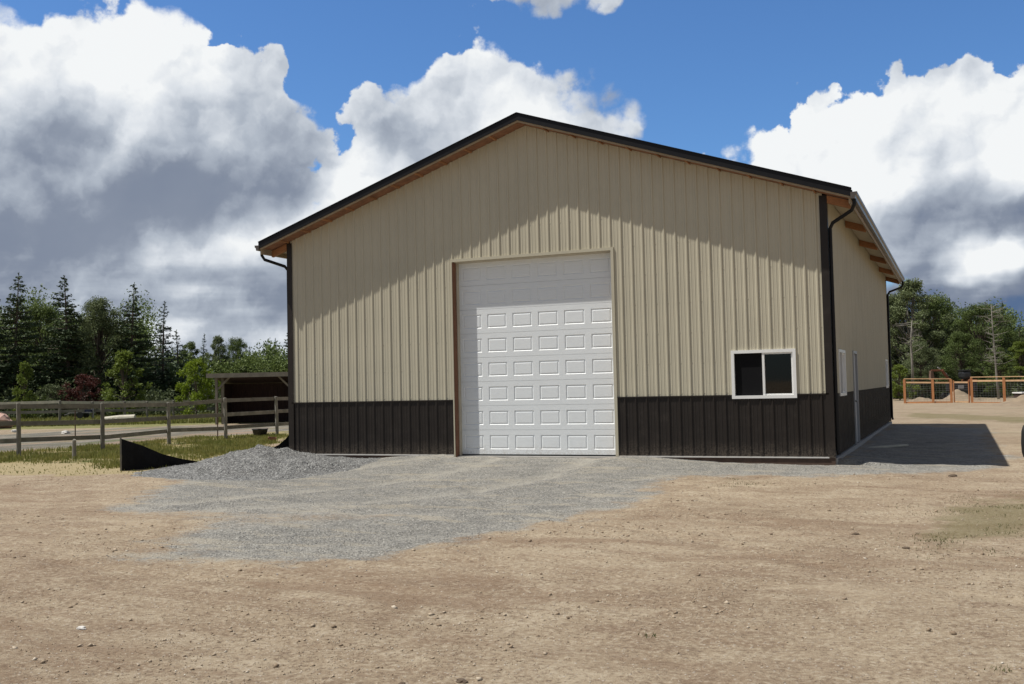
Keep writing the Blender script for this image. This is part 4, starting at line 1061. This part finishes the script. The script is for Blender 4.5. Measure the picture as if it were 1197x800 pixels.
def bench():
    d = 62; c = ground_at(1197, d); c[2] = at(1190, 462, d)[2]
    e = empty('flat_trailer', tuple(c), 'white topped flat trailer behind the sand mound at the right edge', 'trailer')
    u = Vector((RX[0], RX[1], 0)).normalized(); f = Vector((FX[0], FX[1], 0)).normalized(); z = Vector((0,0,1)); c = Vector(c)
    def bx(mb, s0, s1, t0, t1, z0, z1):
        mb.hexa([c+u*s+f*t+z*zz for zz in (z0, z1) for (s, t) in ((s0,t0),(s1,t0),(s1,t1),(s0,t1))])
    mb = MB(); bx(mb, -.42, 2.6, -.6, .6, .1, .17); mb.build('deck', MT['white'], e)
    mb = MB(); bx(mb, -.36, 2.5, -.55, .55, -.12, .098); mb.build('frame', MT['shedwood'], e)
    for t in (-.5, .5):
        mb = MB(); q = c+u*1.2+f*t-z*.2; mb.tube([q-f*.08, q+f*.08], .28, 16); mb.build('wheel', MT['rubber'], e)
bench()
# dark upright roll at the right edge of the yard
c = gp(1197.5, 533); c[2] = GZ
cc = at(1202.5, 533, 21); 
lathe_obj('rubber_roll', [(.0,0),(.10,0),(.125,.1),(.13,.3),(.115,.52),(.08,.64),(.0,.66)], 20, MT['rubber'], (cc[0], cc[1], GZ), 'black rounded upright roll cut by the right edge of the picture', 'roll')

# ------------------------------------------------------------------ trees
def leaf_quads(C, Sz, seed, aspect=.55, up=0.0, dirs=None):
    r = np.random.default_rng(seed); n = len(C)
    a = r.normal(size=(n,3)); 
    if dirs is not None: a = dirs + a*.35
    a /= np.linalg.norm(a, axis=1, keepdims=True)
    b = r.normal(size=(n,3)); b[:,2] *= (1-up); b -= a*(a*b).sum(1, keepdims=True); b /= np.linalg.norm(b, axis=1, keepdims=True)
    a = a*Sz[:, None]; b = b*Sz[:, None]*aspect
    v = np.stack([C+a, C+b, C-a, C-b], 1).reshape(-1,3); f = np.arange(4*n).reshape(-1,4)
    return v, f
def tube_np(mb, pts, radii, n=6): mb.tube(pts, radii, n, caps=False)
def conifer_mesh(H, Rb, seed, leaf=.16, dens=1.0, low=.04, sparse=0.0, power=.85):
    r = np.random.default_rng(seed); mb = MB(); C = []; D = []; Sz = []
    lean = r.normal(0, .012*H, 2)
    tr = lambda t: np.array([lean[0]*t*t, lean[1]*t*t, H*t])
    tube_np(mb, [tuple(tr(t)) for t in (0,.25,.5,.75,1)], [H*.017, H*.013, H*.009, H*.005, .015], 7)
    z = low
    while z < .985:
        rl = Rb*(1-z)**power*(1 if z > .15 else .75+z*1.6); nb = int(r.integers(5, 9)*(1 if z < .8 else .8))
        for _ in range(nb):
            if r.uniform() < sparse: continue
            a = r.uniform(0, 2*np.pi); l = rl*r.uniform(.62, 1.18)+.12; o = tr(z+r.uniform(-.01,.01))
            drop = (-.32+.55*z)*l*r.uniform(.5,1.3)
            tip = o + np.array([math.cos(a)*l, math.sin(a)*l, drop+.08*l])
            mid = o + np.array([math.cos(a)*l*.55, math.sin(a)*l*.55, drop*.75])
            if l > .8: mb.tube([tuple(o), tuple(mid), tuple(tip)], [.035*l**.5, .02*l**.5, .006], 4, caps=False)
            m = max(4, int(l*l*9*dens)+4); t = r.uniform(.12, 1.0, m)**.8
            p = np.where(t[:,None] < .55, o+(mid-o)*(t[:,None]/.55), mid+(tip-mid)*((t[:,None]-.55)/.45))
            side = np.array([-math.sin(a), math.cos(a), 0]); wdt = l*.26*(1.12-t)
            p = p + side*(r.uniform(-1,1,m)*wdt)[:,None]*1.0; p[:,2] += r.normal(0,.05,m) - np.abs(r.normal(0,.07,m))
            C.append(p); dd = np.tile(np.array([math.cos(a)*.7, math.sin(a)*.7, -.25]), (m,1)) + side*r.uniform(-.7,.7,(m,1)); D.append(dd); Sz.append(r.uniform(.6,1.25,m)*leaf)
        z += r.uniform(.018,.032)*(14/H)**.3
    p = tr(1)[None]+np.stack([r.normal(0,.04,14), r.normal(0,.04,14), -np.linspace(0,.7,14)],1); C.append(p); D.append(np.tile([0,0,1.],(14,1))); Sz.append(np.full(14,leaf*.7))
    C = np.concatenate(C); D = np.concatenate(D); Sz = np.concatenate(Sz)
    v, f = leaf_quads(C, Sz, seed+1, .42, dirs=D)
    return mb, v, f
def broad_mesh(H, Rw, seed, leaf=.15, nclump=70, per=110, base=.12, clump=.16, shape=1.0, trunks=1, topw=.6):
    r = np.random.default_rng(seed); mb = MB(); C = []
    cl = []
    tries = 0
    while len(cl) < nclump and tries < 8000:
        tries += 1
        t = r.uniform(base, .97); prof = (math.sin(math.pi*min(1, (t-base*.3)/(1-base*.3))**.8))**.55*shape
        prof = max(prof, .2)*(1-(1-topw)*t*t)
        a = r.uniform(0, 2*np.pi); q = r.uniform(.35, 1.0)**.6*Rw*prof*(1+.28*math.sin(3*a+seed)+.18*math.sin(5*a+2*seed+t*6))
        cl.append(np.array([math.cos(a)*q, math.sin(a)*q, H*t]))
    for k in range(trunks):
        a0 = r.uniform(0, 6.28); off = .15*Rw*(trunks > 1)
        top = np.array([math.cos(a0)*off*2, math.sin(a0)*off*2, H*.8])
        bp = np.array([math.cos(a0)*off*.4, math.sin(a0)*off*.4, 0])
        mb.tube([tuple(bp), tuple(bp*.5+top*.5+r.normal(0,.1,3)), tuple(top)], [H*.016, H*.011, H*.003], 7, caps=False)
    for c in cl:
        s = np.array([0, 0, max(.15*H, c[2]*.6)]); m = (s+c)/2 + r.normal(0, .12*Rw/3, 3) - np.array([0,0,.03*H])
        if r.uniform() < .7: mb.tube([tuple(s), tuple(m), tuple(c)], [H*.006, H*.004, .01], 4, caps=False)
        cr = clump*Rw*r.uniform(.7, 1.5); m_ = int(per*r.uniform(.6,1.3))
        d = r.normal(size=(m_,3)); d /= np.linalg.norm(d, axis=1, keepdims=True); d *= (r.uniform(0,1,(m_,1))**.5)
        C.append(c + d*np.array([cr, cr, cr*.72]))
    C = np.concatenate(C); C = C[C[:,2] > .05*H]
    v, f = leaf_quads(C, r.uniform(.55,1.2,len(C))*leaf, seed+1, .6, up=.3)
    return mb, v, f
PROTO = {}
def proto(key, mk):
    if key not in PROTO:
        mb, v, f = mk(); tm = bpy.data.meshes.new('trunk'); tm.from_pydata(mb.v, [], mb.f); tm.update()
        PROTO[key] = (tm, v, f, {})
    return PROTO[key]
KINDS = {
 'fir1': lambda: conifer_mesh(14, 3.6, 101, dens=1.9, leaf=.14), 'fir2': lambda: conifer_mesh(14, 3.3, 102, dens=2.2, leaf=.14), 'fir3': lambda: conifer_mesh(14, 2.5, 103, sparse=.08, dens=1.9, leaf=.13),
 'fir4': lambda: conifer_mesh(14, 4.3, 104, power=.7, dens=1.7, leaf=.15), 'spire': lambda: conifer_mesh(14, 1.9, 105, sparse=.05, dens=2, leaf=.14),
 'oak1': lambda: broad_mesh(12, 4.0, 201, nclump=170, per=240, leaf=.095, clump=.18), 'oak2': lambda: broad_mesh(12, 3.4, 202, nclump=130, per=220, topw=.5, leaf=.095),
 'oak3': lambda: broad_mesh(12, 4.6, 203, nclump=170, per=220, topw=.8, leaf=.095), 'willow': lambda: broad_mesh(12, 3.6, 204, nclump=170, per=260, leaf=.085, clump=.19),
 'small1': lambda: broad_mesh(4, 1.35, 205, leaf=.085, nclump=70, per=70, base=.08, clump=.2, topw=.45), 'small2': lambda: broad_mesh(4, 1.8, 206, leaf=.09, nclump=80, per=70, base=.1, clump=.18, topw=.8),
 'thin': lambda: broad_mesh(12, 2.4, 207, nclump=60, per=45, leaf=.12, clump=.14, base=.3, trunks=2),
}
def tree(name, kind, px, tip, depth, label, leafmat, barkmat='bark', half=None, cat='tree', rotz=None, group='trees', zb=GZ):
    tm, v, f, cache = proto(kind, KINDS[kind])
    kk = (leafmat, barkmat)
    if kk not in cache:
        cm = np_mesh('crown', v, f, [MT[leafmat]]); t2 = tm.copy(); t2.materials.clear(); t2.materials.append(MT[barkmat]); cache[kk] = (cm, t2)
    cm, t2 = cache[kk]
    p = ground_at(px, depth, zb); H = at(px, tip, depth)[2]-zb
    bh = float(v[:,2].max()); bw = float(np.percentile(np.abs(v[:,0]), 98))
    s = H/bh; w_ = s if half is None else (half*depth/FPX)/bw
    e = empty(name, tuple(p), label, cat, group); e.rotation_euler = (0, 0, rotz if rotz is not None else random.uniform(0, 6.28)); e.scale = (w_, w_, s)
    link_mesh('crown', cm, e, (0,0,0)); link_mesh('trunk', t2, e, (0,0,0)); return e
GL = 'trees behind the paddock on the left'; GR = 'trees behind the cedar fence on the right'
TL = [
 ('fir_tree','fir4',-22,322,74,'dark fir tree cut by the left edge of the picture','fir',40),
 ('fir_tree','fir1',17,317,76,'tall dark fir with an open top, first from the left edge','fir',36),
 ('fir_tree','fir2',80,321,78,'tall dark fir standing above the red leaved shrub, second large one from the left','fir',36),
 ('broadleaf_tree','oak1',50,352,82,'dark rounded broadleaf tree filling the gap between the two leftmost tall firs','leaf',42),
 ('broadleaf_tree','willow',116,344,80,'grey green rounded tree between two tall dark firs','leafgrey',38),
 ('fir_tree','fir2',153,329,80,'tall dark fir with a sharp top behind the green conical bush','fir',30),
 ('fir_tree','fir3',190,351,82,'narrow blue green fir, sparse and thin topped, left of the bright yellow green tree','fir2',21),
 ('fir_tree','spire',209,385,90,'small dark conifer just right of the narrow blue green fir','fir',16),
 ('broadleaf_tree','oak2',222,398,95,'dull green tree directly behind the bright yellow green tree','leaf',20),
 ('fir_tree','spire',238,389,98,'slim conifer spire behind the left corner of the shed roof','fir2',9),
 ('broadleaf_tree','oak2',256,391,96,'rounded mid green tree rising left of centre above the shed roof','leafgrey',17),
 ('broadleaf_tree','oak3',276,393,98,'broad mid green tree above the middle of the shed roof','leaf',20),
 ('fir_tree','spire',293,404,104,'tiny pointed conifer in the dip above the shed roof','fir2',9),
 ('fir_tree','fir3',312,396,100,'pointed conifer left of the pair beside the barn corner','fir',12),
 ('fir_tree','fir3',321,395,102,'second pointed conifer of the pair beside the barn corner','fir2',11),
 ('fir_tree','fir2',341,385,96,'dark conifer half hidden by the dark barn corner trim','fir',17),
 ('broadleaf_tree','small1',29,421,69,'young yellow green tree standing before the dark firs near the left edge','leafyellow',16),
 ('broadleaf_tree','small1',145,407,70,'conical green bushy tree right of the red leaved shrub','leafyellow',25),
 ('broadleaf_tree','small2',229,418,67,'bright yellow green tree left of the shed','leafbright',23),
 ('broadleaf_tree','small2',98,436,72,'dark red leaved shrub behind the paddock fence','leafred',21),
 ('broadleaf_tree','small2',60,448,72,'low grey green bush between the young yellow green tree and the red shrub','brush',18),
]
for t in TL: tree(t[0], t[1], t[2], t[3], t[4], t[5], t[6], half=t[7], group=GL, cat='tree' if 'shrub' not in t[5] and 'bush ' not in t[5] else 'shrub')
TR = [
 ('broadleaf_tree','oak1',1048,340,88,'tall grey green tree partly hidden behind the right rear corner of the barn','leafgrey','bark',36),
 ('broadleaf_tree','oak2',1070,324,86,'tallest rounded tree right beside the barn with a pale trunk showing','leafgrey','palebark',42),
 ('broadleaf_tree','oak3',1096,343,88,'wide dark green tree right of the tallest tree','leaf','bark',36),
 ('fir_tree','fir1',1114,346,98,'small dark fir poking up between the broad trees','fir','bark',12),
 ('fir_tree','spire',1106,347,102,'slim conifer tip just left of the small dark fir','fir2','bark',6),
 ('broadleaf_tree','oak3',1147,353,84,'broad mid green tree behind the bare leaning trunk','leaf','bark',40),
 ('fir_tree','fir1',1176,352,94,'dark fir rising behind the bare leaning trunk','fir','bark',17),
 ('fir_tree','fir2',1193,378,96,'low dark fir at the right edge of the picture','fir','bark',14),
 ('broadleaf_tree','oak2',1195,398,80,'bright green bushy tree at the right edge','leafyellow','bark',22),
 ('broadleaf_tree','oak1',1125,386,80,'lower dark tree behind the excavator','leaf','bark',26),
 ('broadleaf_tree','willow',1078,398,78,'lower grey green tree behind the first bay of the cedar fence','leafgrey','bark',24),
 ('broadleaf_tree','small1',1052,425,76,'yellow green bush against the right rear corner of the barn','leafyellow','bark',18),
 ('broadleaf_tree','oak2',1168,405,77,'lower mid green tree right of the bare leaning trunk','leaf','bark',20),
 ('fir_tree','fir2',1235,360,86,'dark fir just beyond the right edge','fir','bark',24),
]
for t in TR: tree(t[0], t[1], t[2], t[3], t[4], t[5], t[6], t[7], half=t[8], group=GR)
# bare pale trunks
def snag(pts, r0, label, depth, twigs=26, seed=1):
    r = np.random.default_rng(seed); Q = [at(x, y, depth) for x, y in pts]; Q[0][2] = GZ-.05
    e = empty('bare_trunk', tuple(Q[0]), label, 'bare tree', GR)
    n = len(Q); mb = MB(); mb.tube([tuple(q) for q in Q], [r0*(1-.8*i/(n-1)) for i in range(n)], 8); mb.build('trunk', MT['palebark'], e, smooth=True)
    mb = MB()
    for _ in range(twigs):
        t = r.uniform(.35, .98)*(n-1); i = min(int(t), n-2); p = Q[i]*(1-(t-i))+Q[i+1]*(t-i); a = r.uniform(0, 6.28); l = r.uniform(.3, 1.3)
        d = np.array([math.cos(a)*l, math.sin(a)*l, r.uniform(-.1,.5)*l]); mb.tube([tuple(p), tuple(p+d*.5+r.normal(0,.08,3)), tuple(p+d)], [.016,.011,.004], 4, caps=False)
        for _ in range(3):
            q = p+d*r.uniform(.3,.9); d2 = r.normal(0,.3,3)*l*.6; mb.tube([tuple(q), tuple(q+d2)], [.010,.004], 3, caps=False)
    mb.build('twigs', MT['palebark'], e)
snag([(1167.5,470),(1165,440),(1163,415),(1160.5,385),(1158.5,357)], .09, 'bare pale leaning trunk standing before the right hand trees', 73, 60)
snag([(1068,470),(1066,420),(1064.5,400),(1066,375)], .11, 'thin pale bare trunk near the right rear corner of the barn', 76, 22, 4)

# ------------------------------------------------------------------ far wood and underbrush (one mass each)
def mass(name, n, pxr, dr, top, label, mat, leaf, seed, per=60, bot=0.0):
    r = np.random.default_rng(seed); C = []
    for _ in range(n):
        px = r.uniform(*pxr); d = r.uniform(*dr); tp = top(px)*(.75+.35*r.uniform()); p = ground_at(px, d)
        cz = GZ + r.uniform(bot, 1)*tp; m_ = int(per*r.uniform(.6,1.3)); q = r.normal(size=(m_,3)); q /= np.linalg.norm(q, axis=1, keepdims=True); q *= r.uniform(0,1,(m_,1))**.7
        k = (.35+.12*tp); C.append(np.array([p[0], p[1], cz]) + q*np.array([k*1.2, k*1.2, k]))
    C = np.concatenate(C); C = C[C[:,2] > GZ]
    v, f = leaf_quads(C, r.uniform(.6,1.2,len(C))*leaf, seed+1, .6)
    o = link_mesh(name, np_mesh(name, v, f, [MT[mat]])); return tag(o, label, 'woodland', kind='stuff')
mass('background_wood', 1900, (-90, 520), (92, 112), lambda p: (9.6 if p < 175 else 5.0)+.6*math.sin(p*.045), 'dark wood massed behind the single trees on the left', 'leaf', .13, 61, per=170)
mass('background_wood', 1400, (860, 1330), (98, 118), lambda p: 8.2+.8*math.sin(p*.07)-(2.2 if p > 1180 else 0), 'dark wood massed behind the single trees on the right', 'leaf', .13, 62, per=190)
mass('underbrush', 700, (-90, 400), (70, 82), lambda p: 1.5+.8*math.sin(p*.11), 'low grey green brush at the foot of the left trees', 'brush', .11, 63, per=70)
mass('underbrush', 800, (1035, 1330), (79, 88), lambda p: 2.1+.7*math.sin(p*.09), 'low green brush at the foot of the right trees', 'brush', .11, 64, per=70)
mass('low_thicket', 500, (-90, 240), (80, 90), lambda p: 3.8, 'dark thicket between the trunks of the left trees', 'fir', .2, 65, per=70)
